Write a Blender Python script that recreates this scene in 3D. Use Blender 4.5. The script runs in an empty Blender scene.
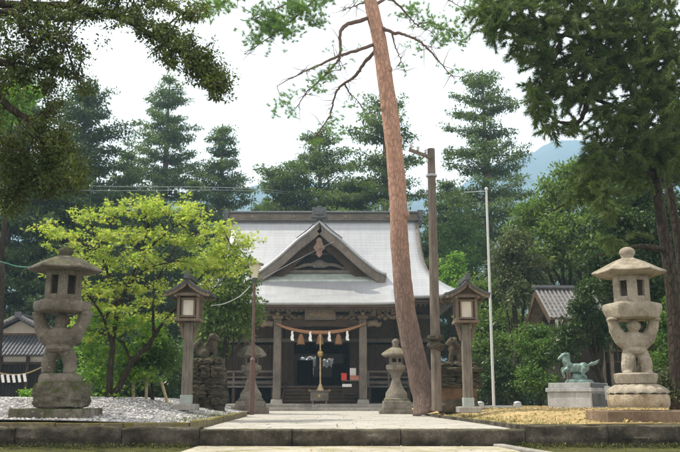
import bpy, bmesh, math, random
import numpy as np
from mathutils import Vector, Matrix, noise as mnoise

R = math.radians
PI = math.pi
SC = bpy.context.scene
COL = SC.collection
rng = np.random.default_rng(11)
random.seed(11)

# ------------------------------------------------------------------ camera model
FPX, PITCH, EYE = 800.0, R(12.3), 0.45
CP, SP = math.cos(PITCH), math.sin(PITCH)


def at(px, py, Y):
    """point seen at photo pixel (px, py) that stands at distance Y"""
    u, v = (px - 340) / FPX, (226 - py) / FPX
    t = Y / (CP - v * SP)
    return Vector((u * t, Y, EYE + t * (SP + v * CP)))


def mpp(Y):
    return Y / FPX * 1.02


# ------------------------------------------------------------------ mesh builder
class MB:
    def __init__(self):
        self.v, self.f = [], []

    def add(self, V, F):
        b = len(self.v)
        self.v.extend([tuple(p) for p in V])
        self.f.extend([tuple(i + b for i in q) for q in F])
        return self

    def box(self, c, s, rz=0.0, taper=1.0):
        x, y, z = s[0] / 2, s[1] / 2, s[2] / 2
        V = []
        for k, (sx, sy, sz) in enumerate([(-1, -1, -1), (1, -1, -1), (1, 1, -1), (-1, 1, -1),
                                          (-1, -1, 1), (1, -1, 1), (1, 1, 1), (-1, 1, 1)]):
            m = taper if sz > 0 else 1.0
            p = Vector((sx * x * m, sy * y * m, sz * z))
            if rz:
                p = Matrix.Rotation(rz, 3, 'Z') @ p
            V.append(Vector(c) + p)
        return self.add(V, [(0, 3, 2, 1), (4, 5, 6, 7), (0, 1, 5, 4), (1, 2, 6, 5), (2, 3, 7, 6), (3, 0, 4, 7)])

    def beam(self, p0, p1, w, h):
        p0, p1 = Vector(p0), Vector(p1)
        d = (p1 - p0).normalized()
        up = Vector((0, 0, 1)) if abs(d.z) < .95 else Vector((0, 1, 0))
        s = d.cross(up).normalized()
        u = s.cross(d)
        V = []
        for p in (p0, p1):
            for a, b in ((-1, -1), (1, -1), (1, 1), (-1, 1)):
                V.append(p + s * a * w / 2 + u * b * h / 2)
        return self.add(V, [(0, 1, 2, 3), (7, 6, 5, 4), (0, 4, 5, 1), (1, 5, 6, 2), (2, 6, 7, 3), (3, 7, 4, 0)])

    def tube(self, path, radii, n=8, jitter=0.0):
        path = [Vector(p) for p in path]
        m = len(path)
        if not hasattr(radii, '__len__'):
            radii = [radii] * m
        t0 = (path[1] - path[0]).normalized()
        ref = Vector((1, 0, 0)) if abs(t0.x) < .8 else Vector((0, 1, 0))
        s = t0.cross(ref).normalized()
        V, F = [], []
        for i in range(m):
            t = (path[min(i + 1, m - 1)] - path[max(i - 1, 0)]).normalized()
            s = (s - t * s.dot(t)).normalized()
            u = t.cross(s)
            for k in range(n):
                a = 2 * PI * k / n
                r = radii[i] * (1 + (random.uniform(-jitter, jitter) if jitter else 0))
                V.append(path[i] + (s * math.cos(a) + u * math.sin(a)) * r)
        for i in range(m - 1):
            for k in range(n):
                a, b = i * n + k, i * n + (k + 1) % n
                F.append((a, b, b + n, a + n))
        F.append(tuple(reversed(range(n))))
        F.append(tuple(range((m - 1) * n, m * n)))
        return self.add(V, F)

    def lathe(self, prof, n=24, c=(0, 0, 0), phase=0.0, sq=1.0):
        c = Vector(c)
        V, F = [], []
        m = len(prof)
        for r, z in prof:
            r = max(r, .0008)
            for k in range(n):
                a = 2 * PI * k / n + phase
                V.append(c + Vector((math.cos(a) * r, math.sin(a) * r * sq, z)))
        for i in range(m - 1):
            for k in range(n):
                a, b = i * n + k, i * n + (k + 1) % n
                F.append((a, b, b + n, a + n))
        F.append(tuple(reversed(range(n))))
        F.append(tuple(range((m - 1) * n, m * n)))
        return self.add(V, F)

    def prism(self, poly, y0, y1, c=(0, 0, 0)):
        """polygon in XZ extruded along Y"""
        c = Vector(c)
        n = len(poly)
        V = [c + Vector((x, y0, z)) for x, z in poly] + [c + Vector((x, y1, z)) for x, z in poly]
        F = [tuple(range(n)), tuple(reversed(range(n, 2 * n)))]
        for k in range(n):
            F.append((k, n + k, n + (k + 1) % n, (k + 1) % n))
        return self.add(V, F)

    def ribbon(self, prof, y0, y1, th, c=(0, 0, 0)):
        """open curve in XZ given a thickness th (downwards normal) and extruded along Y"""
        pts = [Vector((x, 0, z)) for x, z in prof]
        low = []
        for i, p in enumerate(pts):
            d = (pts[min(i + 1, len(pts) - 1)] - pts[max(i - 1, 0)]).normalized()
            nrm = Vector((d.z, 0, -d.x))
            if nrm.z > 0:
                nrm = -nrm
            low.append(p + nrm * (th[i] if hasattr(th, '__len__') else th))
        for i in range(len(pts) - 1):
            q = [pts[i], pts[i + 1], low[i + 1], low[i]]
            self.prism([(p.x, p.z) for p in q], y0, y1, c)
        return self

    def ell(self, c, r, n=14, rot=None):
        V, F = [], []
        m = n // 2 + 2
        for i in range(m + 1):
            th = PI * i / m
            for k in range(n):
                a = 2 * PI * k / n
                p = Vector((math.sin(th) * math.cos(a) * r[0], math.sin(th) * math.sin(a) * r[1], math.cos(th) * r[2]))
                if i in (0, m):
                    p += Vector((math.cos(a), math.sin(a), 0)) * 1e-4
                if rot is not None:
                    p = rot @ p
                V.append(Vector(c) + p)
        for i in range(m):
            for k in range(n):
                a, b = i * n + k, i * n + (k + 1) % n
                F.append((a, a + n, b + n, b))
        return self.add(V, F)

    def build(self, name, mat, parent=None, smooth=False, bevel=0.0, world=False, fix=True):
        me = bpy.data.meshes.new(name)
        V = self.v
        if world and parent is not None:
            o = origin(parent)
            V = [(p[0] - o.x, p[1] - o.y, p[2] - o.z) for p in V]
        me.from_pydata(V, [], self.f)
        if fix:
            bm = bmesh.new()
            bm.from_mesh(me)
            bmesh.ops.recalc_face_normals(bm, faces=bm.faces)
            bm.to_mesh(me)
            bm.free()
        me.update()
        return link(name, me, mat, parent, smooth, bevel)


def origin(o):
    v = Vector((0, 0, 0))
    while o is not None:
        v += Vector(o.location)
        o = o.parent
    return v


def link(name, me, mat, parent=None, smooth=False, bevel=0.0):
    o = bpy.data.objects.new(name, me)
    COL.objects.link(o)
    if mat is not None:
        me.materials.append(mat)
    if parent is not None:
        o.parent = parent
    if smooth:
        me.polygons.foreach_set('use_smooth', [True] * len(me.polygons))
        if smooth == 'auto':
            bm = bmesh.new()
            bm.from_mesh(me)
            for e in bm.edges:
                if len(e.link_faces) == 2 and e.calc_face_angle(0) > R(38):
                    e.smooth = False
            bm.to_mesh(me)
            bm.free()
    if bevel:
        md = o.modifiers.new('bevel', 'BEVEL')
        md.width = bevel
        md.segments = 2
        md.limit_method = 'ANGLE'
        md.angle_limit = R(40)
    return o


def thing(name, label, cat, loc=(0, 0, 0), rz=0.0, group=None):
    o = bpy.data.objects.new(name, None)
    COL.objects.link(o)
    o.empty_display_size = .2
    o.location = loc
    o.rotation_euler = (0, 0, rz)
    return tag(o, label, cat, group)


def tag(o, label, cat, group=None):
    o['label'] = label
    o['category'] = cat
    if group:
        o['group'] = group
    return o


def struct(o, kind='structure'):
    o['kind'] = kind
    return o


def copy_tree(o, parent=None):
    c = o.copy()
    COL.objects.link(c)
    if parent is not None:
        c.parent = parent
    for ch in list(o.children):
        copy_tree(ch, c)
    return c


def organic(mb, name, mat, parent, voxel=.02, smooth_it=4, rough=0.0):
    """one continuous surface grown over the overlapping lumps of mb"""
    me = bpy.data.meshes.new('lumps')
    me.from_pydata(mb.v, [], mb.f)
    bm = bmesh.new()
    bm.from_mesh(me)
    bmesh.ops.recalc_face_normals(bm, faces=bm.faces)
    bm.to_mesh(me)
    bm.free()
    o = bpy.data.objects.new('lumps', me)
    COL.objects.link(o)
    md = o.modifiers.new('r', 'REMESH')
    md.mode = 'VOXEL'
    md.voxel_size = voxel
    ms = o.modifiers.new('s', 'SMOOTH')
    ms.factor = .5
    ms.iterations = smooth_it
    dg = bpy.context.evaluated_depsgraph_get()
    me2 = bpy.data.meshes.new_from_object(o.evaluated_get(dg))
    bpy.data.objects.remove(o)
    if rough:
        for v in me2.vertices:
            v.co += v.normal * rough * mnoise.fractal(v.co * 6, 1.0, 2.0, 4)
    me2.materials.clear()
    me2.name = name
    return link(name, me2, mat, parent, True)


def rock(mb, c, s, seed=0, boxy=.6, sub=4, amp=.12, freq=2.2, rz=0.0):
    bm = bmesh.new()
    bmesh.ops.create_icosphere(bm, subdivisions=sub, radius=1)
    V = []
    M = Matrix.Rotation(rz, 3, 'Z')
    for v in bm.verts:
        p = v.co.copy()
        m = max(abs(p.x), abs(p.y), abs(p.z))
        q = p.lerp(p / m * .82, boxy)
        d = 1 + amp * mnoise.fractal(q * freq + Vector((seed * 7.1, seed * 3.3, 0)), 1.0, 2.0, 4)
        q = q * d
        V.append(Vector(c) + M @ Vector((q.x * s[0] / 2, q.y * s[1] / 2, q.z * s[2] / 2)))
    F = [tuple(v.index for v in f.verts) for f in bm.faces]
    bm.free()
    mb.add(V, F)
    return mb


# ------------------------------------------------------------------ materials
def new_mat(name):
    m = bpy.data.materials.new(name)
    m.use_nodes = True
    nt = m.node_tree
    for n in list(nt.nodes):
        nt.nodes.remove(n)
    return m, nt


class N:
    def __init__(self, nt):
        self.nt = nt

    def node(self, t, **kw):
        n = self.nt.nodes.new(t)
        for k, v in kw.items():
            if k.startswith('i_'):
                n.inputs[k[2:]].default_value = v
            else:
                setattr(n, k, v)
        return n

    def link(self, a, b):
        self.nt.links.new(a, b)

    def coords(self, scale=(1, 1, 1), which='Object', rot=(0, 0, 0)):
        tc = self.node('ShaderNodeTexCoord')
        mp = self.node('ShaderNodeMapping')
        mp.inputs['Scale'].default_value = scale
        mp.inputs['Rotation'].default_value = rot
        self.link(tc.outputs[which], mp.inputs['Vector'])
        return mp.outputs['Vector']

    def noise(self, vec, scale, detail=6, rough=.6, dist=0.0):
        n = self.node('ShaderNodeTexNoise')
        n.inputs['Scale'].default_value = scale
        n.inputs['Detail'].default_value = detail
        n.inputs['Roughness'].default_value = rough
        n.inputs['Distortion'].default_value = dist
        self.link(vec, n.inputs['Vector'])
        return n.outputs['Fac']

    def ramp(self, fac, stops):
        n = self.node('ShaderNodeValToRGB')
        cr = n.color_ramp
        while len(cr.elements) < len(stops):
            cr.elements.new(.5)
        for e, (p, c) in zip(cr.elements, stops):
            e.position = p
            e.color = (c[0], c[1], c[2], 1) if hasattr(c, '__len__') else (c, c, c, 1)
        self.link(fac, n.inputs['Fac'])
        return n.outputs['Color']

    def mix(self, fac, a, b, mode='MIX'):
        n = self.node('ShaderNodeMix', data_type='RGBA', blend_type=mode)
        for s, k in ((fac, 0), (a, 6), (b, 7)):
            if hasattr(s, 'links') or hasattr(s, 'is_linked'):
                self.link(s, n.inputs[k])
            elif k == 0:
                n.inputs[0].default_value = s
            else:
                n.inputs[k].default_value = (*s[:3], 1)
        return n.outputs[2]

    def math(self, op, a, b=None):
        n = self.node('ShaderNodeMath', operation=op)
        for s, k in ((a, 0), (b, 1)):
            if s is None:
                continue
            if hasattr(s, 'is_linked'):
                self.link(s, n.inputs[k])
            else:
                n.inputs[k].default_value = s
        return n.outputs[0]

    def bump(self, h, strength=.5, dist=.02, prev=None):
        n = self.node('ShaderNodeBump')
        n.inputs['Strength'].default_value = strength
        n.inputs['Distance'].default_value = dist
        self.link(h, n.inputs['Height'])
        if prev is not None:
            self.link(prev, n.inputs['Normal'])
        return n.outputs['Normal']

    def out(self, color, rough=.8, normal=None, metallic=0.0, spec=.3, **kw):
        b = self.node('ShaderNodeBsdfPrincipled')
        o = self.node('ShaderNodeOutputMaterial')
        for s, k in ((color, 'Base Color'), (rough, 'Roughness'), (metallic, 'Metallic')):
            if hasattr(s, 'is_linked'):
                self.link(s, b.inputs[k])
            elif k == 'Base Color':
                b.inputs[k].default_value = (*s[:3], 1)
            else:
                b.inputs[k].default_value = s
        b.inputs['Specular IOR Level'].default_value = spec
        if normal is not None:
            self.link(normal, b.inputs['Normal'])
        self.link(b.outputs[0], o.inputs[0])
        return b


def stone_mat(name, dark, mid, light, moss=(.05, .06, .02), moss_amt=.5, scale=3.0, speck=60, bump=.6):
    m, nt = new_mat(name)
    n = N(nt)
    v = n.coords()
    big = n.noise(v, scale, 8, .65)
    fine = n.noise(v, speck, 3, .7)
    c = n.ramp(big, [(.3, dark), (.5, mid), (.72, light)])
    c = n.mix(n.ramp(fine, [(.35, .0), (.7, .55)]), c, dark)
    # streaks of weathering
    vs = n.coords((6, 6, .8))
    st = n.noise(vs, 2.5, 5, .6)
    c = n.mix(n.ramp(st, [(.52, 0), (.75, .6)]), c, tuple(x * .45 for x in mid))
    # moss grows on up-facing and blotchy places
    geo = n.node('ShaderNodeNewGeometry')
    sep = n.node('ShaderNodeSeparateXYZ')
    n.link(geo.outputs['Normal'], sep.inputs[0])
    mo = n.noise(v, 5.5, 7, .7)
    k = n.math('ADD', n.math('MULTIPLY', sep.outputs['Z'], .22), mo)
    k = n.ramp(k, [(.72 - moss_amt * .25, 0), (.86 - moss_amt * .2, 1)])
    c = n.mix(n.math('MULTIPLY', k, min(1, moss_amt * 1.4)), c, moss)
    li = n.noise(v, scale * 5.5, 8, .75)
    c = n.mix(n.ramp(li, [(.60, 0), (.64, .55)]), c, tuple(min(.62, x * 1.5) for x in light))
    c = n.mix(n.ramp(li, [(.36, .6), (.40, 0)]), c, tuple(x * .6 for x in dark))
    nb = n.bump(n.noise(v, 14, 8, .7), bump, .03)
    nb = n.bump(n.noise(v, 32, 6, .75), bump * .8, .018, nb)
    nb = n.bump(fine, bump * .5, .006, nb)
    n.out(c, .92, nb, spec=.15)
    return m


def wood_mat(name, a, b, grain=(1, 1, 1), scale=1.0, rough=.75, bump=.3):
    """grain runs along Z by default: stretch by mapping"""
    m, nt = new_mat(name)
    n = N(nt)
    v = n.coords((14 * scale * grain[0], 14 * scale * grain[1], 1.2 * scale * grain[2]))
    g = n.noise(v, 2.0, 7, .65, .4)
    v2 = n.coords()
    w = n.noise(v2, 1.7, 4, .6)
    c = n.ramp(g, [(.3, a), (.68, b)])
    c = n.mix(n.ramp(w, [(.4, 0), (.75, .6)]), c, tuple(x * .5 for x in a))
    n.out(c, rough, n.bump(g, bump, .012), spec=.25)
    return m


def bark_mat(name, a, b, scale=1.0, bump=.9, top=None, top_z=(3, 7), vscale=8, crackd=.5):
    m, nt = new_mat(name)
    n = N(nt)
    v = n.coords((scale, scale, scale * .35))
    vo = n.node('ShaderNodeTexVoronoi', feature='DISTANCE_TO_EDGE')
    vo.inputs['Scale'].default_value = vscale
    wob = n.noise(v, 5, 5, .6)
    vv = n.node('ShaderNodeMix', data_type='VECTOR')
    vv.inputs[0].default_value = .22
    n.link(v, vv.inputs[4])
    nz = n.node('ShaderNodeTexNoise')
    nz.inputs['Scale'].default_value = 4
    n.link(v, nz.inputs['Vector'])
    n.link(nz.outputs['Color'], vv.inputs[5])
    n.link(vv.outputs[1], vo.inputs['Vector'])
    crack = n.ramp(vo.outputs['Distance'], [(.0, .0), (.22, 1)])
    c = n.mix(wob, a, b)
    if top is not None:
        tc = n.node('ShaderNodeTexCoord')
        sep = n.node('ShaderNodeSeparateXYZ')
        n.link(tc.outputs['Object'], sep.inputs[0])
        mr = n.node('ShaderNodeMapRange')
        mr.inputs[1].default_value, mr.inputs[2].default_value = top_z
        n.link(n.math('ADD', sep.outputs['Z'], n.math('MULTIPLY', n.noise(v, 1.5, 4), 3.0)), mr.inputs[0])
        c = n.mix(mr.outputs[0], c, n.mix(wob, top, tuple(x * 1.35 for x in top)))
    c = n.mix(crack, n.mix(min(1.0, 1.15 - crackd), c, tuple(x * .5 for x in a)), c)
    vs_ = n.coords((9 * scale, 9 * scale, 1.6 * scale))
    stv = n.noise(vs_, 2.0, 6, .7)
    c = n.mix(n.ramp(stv, [(.45, 0), (.75, .5)]), c, tuple(x * .45 for x in a))
    nb = n.bump(crack, bump, .02)
    nb = n.bump(stv, .5, .03, nb)
    nb = n.bump(n.noise(v, 30, 5, .7), .4, .01, nb)
    n.out(c, .93, nb, spec=.1)
    return m


def leaf_mat(name, cols, trans=.35, tcol=None, rough=.55, var=.5):
    m, nt = new_mat(name)
    n = N(nt)
    geo = n.node('ShaderNodeNewGeometry')
    tc = n.node('ShaderNodeTexCoord')
    big = n.noise(tc.outputs['Object'], .9, 3, .6)
    k = n.math('ADD', n.math('MULTIPLY', geo.outputs['Random Per Island'], var),
               n.math('MULTIPLY', n.math('SUBTRACT', big, .3), 1.1 * (1.3 - var)))
    st = [(i / (len(cols) - 1), c) for i, c in enumerate(cols)]
    c = n.ramp(k, st)
    b = n.node('ShaderNodeBsdfPrincipled')
    n.link(c, b.inputs['Base Color'])
    b.inputs['Roughness'].default_value = rough
    b.inputs['Specular IOR Level'].default_value = .25
    t = n.node('ShaderNodeBsdfTranslucent')
    if tcol is None:
        tcol = (1.0, 1.15, .45)
    n.link(n.mix(1.0, c, tcol, 'MULTIPLY'), t.inputs['Color'])
    mx = n.node('ShaderNodeMixShader')
    mx.inputs[0].default_value = trans
    o = n.node('ShaderNodeOutputMaterial')
    n.link(b.outputs[0], mx.inputs[1])
    n.link(t.outputs[0], mx.inputs[2])
    n.link(mx.outputs[0], o.inputs[0])
    return m


def plain_mat(name, col, rough=.6, metallic=0.0, spec=.4, vary=.25, scale=8, bump=.1):
    m, nt = new_mat(name)
    n = N(nt)
    v = n.coords()
    f = n.noise(v, scale, 6, .65)
    c = n.ramp(f, [(.3, tuple(x * (1 - vary) for x in col)), (.7, tuple(min(1, x * (1 + vary)) for x in col))])
    n.out(c, rough, n.bump(f, bump, .01), metallic, spec)
    return m


M = {}
M['lantern_grey'] = stone_mat('weathered grey granite', (.080, .068, .054), (.178, .157, .128), (.28, .25, .205), moss_amt=.5, moss=(.07, .075, .025))
M['lantern_warm'] = stone_mat('warm sandy granite', (.16, .135, .10), (.34, .30, .24), (.50, .45, .37), moss_amt=.30, moss=(.13, .12, .05))
M['lantern_pale'] = stone_mat('brownish lichen granite', (.095, .08, .065), (.20, .175, .145), (.34, .31, .27), moss_amt=.5, moss=(.13, .12, .05))
M['boulder'] = stone_mat('mossy boulder', (.07, .065, .05), (.16, .14, .11), (.30, .28, .24), moss_amt=.95, moss=(.05, .06, .016), scale=2.2)
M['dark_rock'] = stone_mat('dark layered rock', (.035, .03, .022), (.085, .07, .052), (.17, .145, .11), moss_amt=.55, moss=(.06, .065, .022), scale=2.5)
M['brown_slab'] = stone_mat('brown slab', (.10, .07, .05), (.20, .145, .10), (.33, .26, .19), moss_amt=.2, scale=2.0)
M['kerb'] = stone_mat('mossy kerb stone', (.025, .021, .016), (.085, .074, .057), (.19, .17, .14), moss_amt=.38, moss=(.085, .08, .022), scale=3.2, bump=.9)
M['edging'] = stone_mat('mossy edging', (.09, .075, .045), (.20, .17, .11), (.32, .28, .2), moss_amt=.9, moss=(.17, .14, .03), scale=2.5)
M['pedestal'] = stone_mat('grey cut granite', (.22, .22, .23), (.40, .41, .42), (.55, .56, .57), moss_amt=.12, scale=1.6, bump=.3)
M['stone_base'] = stone_mat('shrine base stone', (.17, .16, .14), (.32, .30, .27), (.45, .43, .39), moss_amt=.2, scale=1.2)
M['wood_dark'] = wood_mat('dark shrine timber', (.032, .021, .013), (.10, .068, .045))
M['wood_dark_x'] = wood_mat('dark shrine timber lying', (.036, .024, .015), (.115, .079, .052), grain=(.09, 1, 12))
M['wood_grey_x'] = wood_mat('grey weathered board', (.085, .072, .058), (.20, .175, .145), grain=(.09, 1, 12))
M['wood_grey'] = wood_mat('grey weathered post', (.085, .073, .06), (.225, .195, .16))
M['wood_pole'] = wood_mat('weathered pole', (.09, .07, .055), (.22, .18, .145), scale=.7)
M['wood_lantern'] = wood_mat('brown lantern timber', (.09, .068, .05), (.25, .195, .145))
M['carving'] = wood_mat('pale carved wood', (.11, .085, .058), (.26, .205, .145), grain=(.3, 1, 3))
M['copper'] = plain_mat('dark copper sheet', (.075, .082, .082), .5, .3, .4, .35, 5)
M['patina'] = plain_mat('green patina copper', (.33, .375, .345), .55, .2, .4, .25, 3)
M['bronze'] = plain_mat('verdigris bronze', (.15, .225, .20), .6, .25, .4, .6, 9, .3)
M['steel_brown'] = plain_mat('brown painted steel', (.11, .06, .048), .5, 0, .4, .25, 12)
M['white_paint'] = plain_mat('white painted steel', (.50, .52, .53), .4, 0, .5, .08, 4)
M['rail'] = plain_mat('pale galvanised rail', (.36, .38, .40), .5, .3, .4, .15, 10)
M['plaster'] = plain_mat('white plaster', (.66, .64, .58), .9, 0, .1, .12, 2)
M['tile'] = plain_mat('dark glazed roof tile', (.050, .054, .062), .36, 0, .5, .4, 7)
M['tile_pale'] = plain_mat('pale grey roof tile', (.135, .13, .128), .55, 0, .4, .4, 5)
M['paper'] = plain_mat('white paper', (.80, .80, .77), .9, 0, .1, .05, 6)
M['pane'] = plain_mat('aged lantern paper', (.56, .53, .46), .9, 0, .1, .10, 5)
M['straw'] = plain_mat('straw rope', (.36, .20, .115), .9, 0, .1, .4, 30, .5)
M['tassel'] = plain_mat('rust straw tassel', (.25, .14, .075), .9, 0, .1, .4, 40, .5)
M['brass'] = plain_mat('dull brass', (.40, .28, .10), .4, .7, .4, .3, 12)
M['red_paint'] = plain_mat('red lacquer', (.62, .045, .03), .4, 0, .4, .15, 6)
M['cable'] = plain_mat('cable sheath', (.30, .32, .32), .6, 0, .3, .1, 6)
M['cable_green'] = plain_mat('green cable sheath', (.08, .24, .18), .6, 0, .3, .1, 6)
M['bamboo'] = plain_mat('bamboo', (.42, .33, .18), .55, 0, .3, .3, 10)
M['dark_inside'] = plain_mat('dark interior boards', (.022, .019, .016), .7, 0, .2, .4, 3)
M['blue_cloth'] = plain_mat('pale blue cloth', (.72, .80, .88), .8, 0, .2, .15, 6)
M['lens'] = plain_mat('cream lamp glass', (.62, .56, .44), .35, 0, .5, .1, 10)


def roof_mat():
    m, nt = new_mat('silver grey sheet shingles')
    n = N(nt)
    uv = n.node('ShaderNodeTexCoord').outputs['UV']
    br = n.node('ShaderNodeTexBrick')
    br.offset = .5
    br.inputs['Scale'].default_value = 1.0
    br.inputs['Brick Width'].default_value = 2.6
    br.inputs['Row Height'].default_value = .24
    br.inputs['Mortar Size'].default_value = .012
    br.inputs['Mortar Smooth'].default_value = .3
    br.inputs['Color1'].default_value = (.33, .335, .352, 1)
    br.inputs['Color2'].default_value = (.365, .37, .386, 1)
    br.inputs['Mortar'].default_value = (.235, .24, .252, 1)
    n.link(uv, br.inputs['Vector'])
    w = n.noise(uv, .55, 6, .6)
    mp = n.node('ShaderNodeMapping')
    mp.inputs['Scale'].default_value = (3, .25, 1)
    n.link(uv, mp.inputs['Vector'])
    st = n.noise(mp.outputs[0], 2, 5, .6)
    c = n.mix(n.ramp(w, [(.4, 0), (.75, .5)]), br.outputs['Color'], (.36, .38, .38))
    c = n.mix(n.ramp(st, [(.45, 0), (.75, .4)]), c, (.22, .225, .225))
    sp = n.noise(uv, 7.0, 4, .7)
    c = n.mix(n.ramp(sp, [(.56, 0), (.74, .45)]), c, (.44, .45, .46))
    nb = n.bump(br.outputs['Fac'], -.3, .015)
    nb = n.bump(n.noise(uv, 2.5, 4, .6), .25, .03, nb)
    n.out(c, n.ramp(w, [(.3, .34), (.7, .52)]), nb, .3, .5)
    return m


M['roof'] = roof_mat()

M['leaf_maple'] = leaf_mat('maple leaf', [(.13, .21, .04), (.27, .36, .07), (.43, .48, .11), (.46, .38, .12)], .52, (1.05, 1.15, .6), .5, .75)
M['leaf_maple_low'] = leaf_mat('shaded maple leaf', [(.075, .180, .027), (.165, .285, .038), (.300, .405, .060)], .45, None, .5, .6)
M['leaf_near'] = leaf_mat('dark evergreen oak leaf', [(.026, .036, .013), (.055, .073, .023), (.104, .124, .039), (.195, .189, .065)], .42, None, .42, .6)
M['leaf_fir'] = leaf_mat('dark fir needle', [(.047, .073, .024), (.100, .147, .050), (.195, .242, .088)], .38, None, .5, .55)
M['leaf_pine'] = leaf_mat('red pine needle', [(.081, .161, .046), (.161, .276, .069), (.276, .391, .115)], .4, None, .5, .5)
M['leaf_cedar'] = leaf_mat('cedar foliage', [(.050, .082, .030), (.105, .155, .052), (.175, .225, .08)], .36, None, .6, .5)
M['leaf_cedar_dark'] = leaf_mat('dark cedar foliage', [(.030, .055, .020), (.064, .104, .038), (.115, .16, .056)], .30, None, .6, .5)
M['leaf_broad'] = leaf_mat('mid green leaf', [(.050, .094, .024), (.105, .171, .044), (.176, .242, .066), (.231, .275, .099)], .42, None, .5, .5)
M['leaf_dark'] = leaf_mat('dark glossy leaf', [(.018, .039, .013), (.041, .078, .023), (.078, .124, .039)], .28, None, .4, .5)
M['leaf_grey'] = leaf_mat('greyish camellia leaf', [(.05, .062, .032), (.10, .12, .06), (.17, .185, .11)], .35, None, .45, .6)
M['leaf_lime'] = leaf_mat('lime green leaf', [(.10, .20, .03), (.18, .32, .05), (.28, .40, .08)], .45, None, .5, .5)
M['leaf_fresh'] = leaf_mat('fresh green leaf', [(.05, .105, .026), (.10, .18, .042), (.17, .25, .07)], .42, None, .5, .5)
M['bark_pine'] = bark_mat('red pine bark', (.12, .085, .07), (.25, .18, .15), 1.0, .45, (.40, .235, .17), (4.0, 9.0), 14, .72)
M['bark_limb'] = bark_mat('greyish pine limb bark', (.12, .08, .065), (.23, .155, .125), 2.0, .5, vscale=14, crackd=.7)
M['bark_dark'] = bark_mat('dark bark', (.035, .028, .022), (.085, .068, .052), 2.0)
M['bark_cedar'] = bark_mat('cedar bark', (.10, .065, .045), (.19, .13, .09), 1.0)
M['bark_grey'] = bark_mat('grey bark', (.10, .09, .075), (.2, .185, .16), 1.5)

# ------------------------------------------------------------------ foliage
T_LEAF = (np.array([[0, 0, 0], [.42, .24, .05], [1, 0, -.06], [.42, -.24, .05]]),)
T_WIDE = (np.array([[0, 0, 0], [.25, .30, .06], [.7, .26, .05], [1, 0, -.08], [.7, -.26, .05], [.25, -.30, .06]]),)
T_NEEDLE = (np.array([[0, .06, 0], [1, 0, 0], [0, -.06, 0]]),)
_mp = []
for k, (r, a) in enumerate([(.12, 180), (.42, 118), (.22, 92), (.62, 62), (.26, 38), (.85, 0), (.26, -38), (.62, -62), (.22, -92), (.42, -118)]):
    _mp.append([.25 + r * math.cos(R(a)), r * math.sin(R(a)), -.10 * (r ** 2)])
T_MAPLE = (np.array(_mp),)


def unit(a):
    return a / np.maximum(np.linalg.norm(a, axis=1, keepdims=True), 1e-9)


def rand_dirs(n):
    return unit(rng.normal(size=(n, 3)))


def leaves_mesh(name, P, D, U, S, tmpl, mat, parent, off):
    """one polygon per leaf: at P, pointing along D, facing U, of size S"""
    P, D, U, S = map(np.asarray, (P, D, U, S))
    T = tmpl[0]
    n, k = len(P), len(T)
    D = unit(D)
    side = np.cross(U, D)
    bad = np.linalg.norm(side, axis=1) < 1e-5
    side[bad] = np.cross(np.tile([[.3, .5, .8]], (bad.sum(), 1)), D[bad])
    side = unit(side)
    nn = np.cross(D, side)
    V = P[:, None, :] + S[:, None, None] * (T[None, :, 0, None] * D[:, None, :] + T[None, :, 1, None] * side[:, None, :]
                                             + T[None, :, 2, None] * nn[:, None, :])
    V = V.reshape(-1, 3) - np.array(off)[None]
    me = bpy.data.meshes.new(name)
    me.vertices.add(n * k)
    me.vertices.foreach_set('co', V.astype(np.float32).ravel())
    me.loops.add(n * k)
    me.loops.foreach_set('vertex_index', np.arange(n * k, dtype=np.int32))
    me.polygons.add(n)
    me.polygons.foreach_set('loop_start', np.arange(0, n * k, k, dtype=np.int32))
    me.update(calc_edges=True)
    return link(name, me, mat, parent)


class Crown:
    def __init__(self):
        self.P, self.D, self.U, self.S = [], [], [], []

    def clump(self, c, r, n, size, up=.5, droop=0.0, shell=.4):
        c = np.array(c, float)
        r = np.array(r if hasattr(r, '__len__') else (r, r, r), float)
        d = rand_dirs(n)
        rad = (shell + (1 - shell) * rng.random((n, 1))) ** .8
        p = c + d * rad * r
        dr = unit(d * .7 + rand_dirs(n) * .8 + np.array([[0, 0, -droop]]))
        u = unit(rand_dirs(n) + np.array([[0, 0, up * 2]]))
        self.P.append(p)
        self.D.append(dr)
        self.U.append(u)
        self.S.append(size * (.65 + .7 * rng.random(n)))

    def tuft(self, c, d, n, size, spread=.9):
        """a brush of needles at c pointing along d"""
        c = np.array(c, float)
        d = np.array(d, float)
        dr = unit(d[None] + rand_dirs(n) * spread)
        along = rng.random((n, 1)) * size * .8
        self.P.append(c[None] + d[None] * (along - size * .4))
        self.D.append(dr)
        self.U.append(rand_dirs(n))
        self.S.append(size * (.7 + .5 * rng.random(n)))

    def build(self, name, tmpl, mat, parent, off):
        P = np.concatenate(self.P)
        return leaves_mesh(name, P, np.concatenate(self.D), np.concatenate(self.U), np.concatenate(self.S), tmpl, mat, parent, off)

    def count(self):
        return sum(len(p) for p in self.P)


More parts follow.
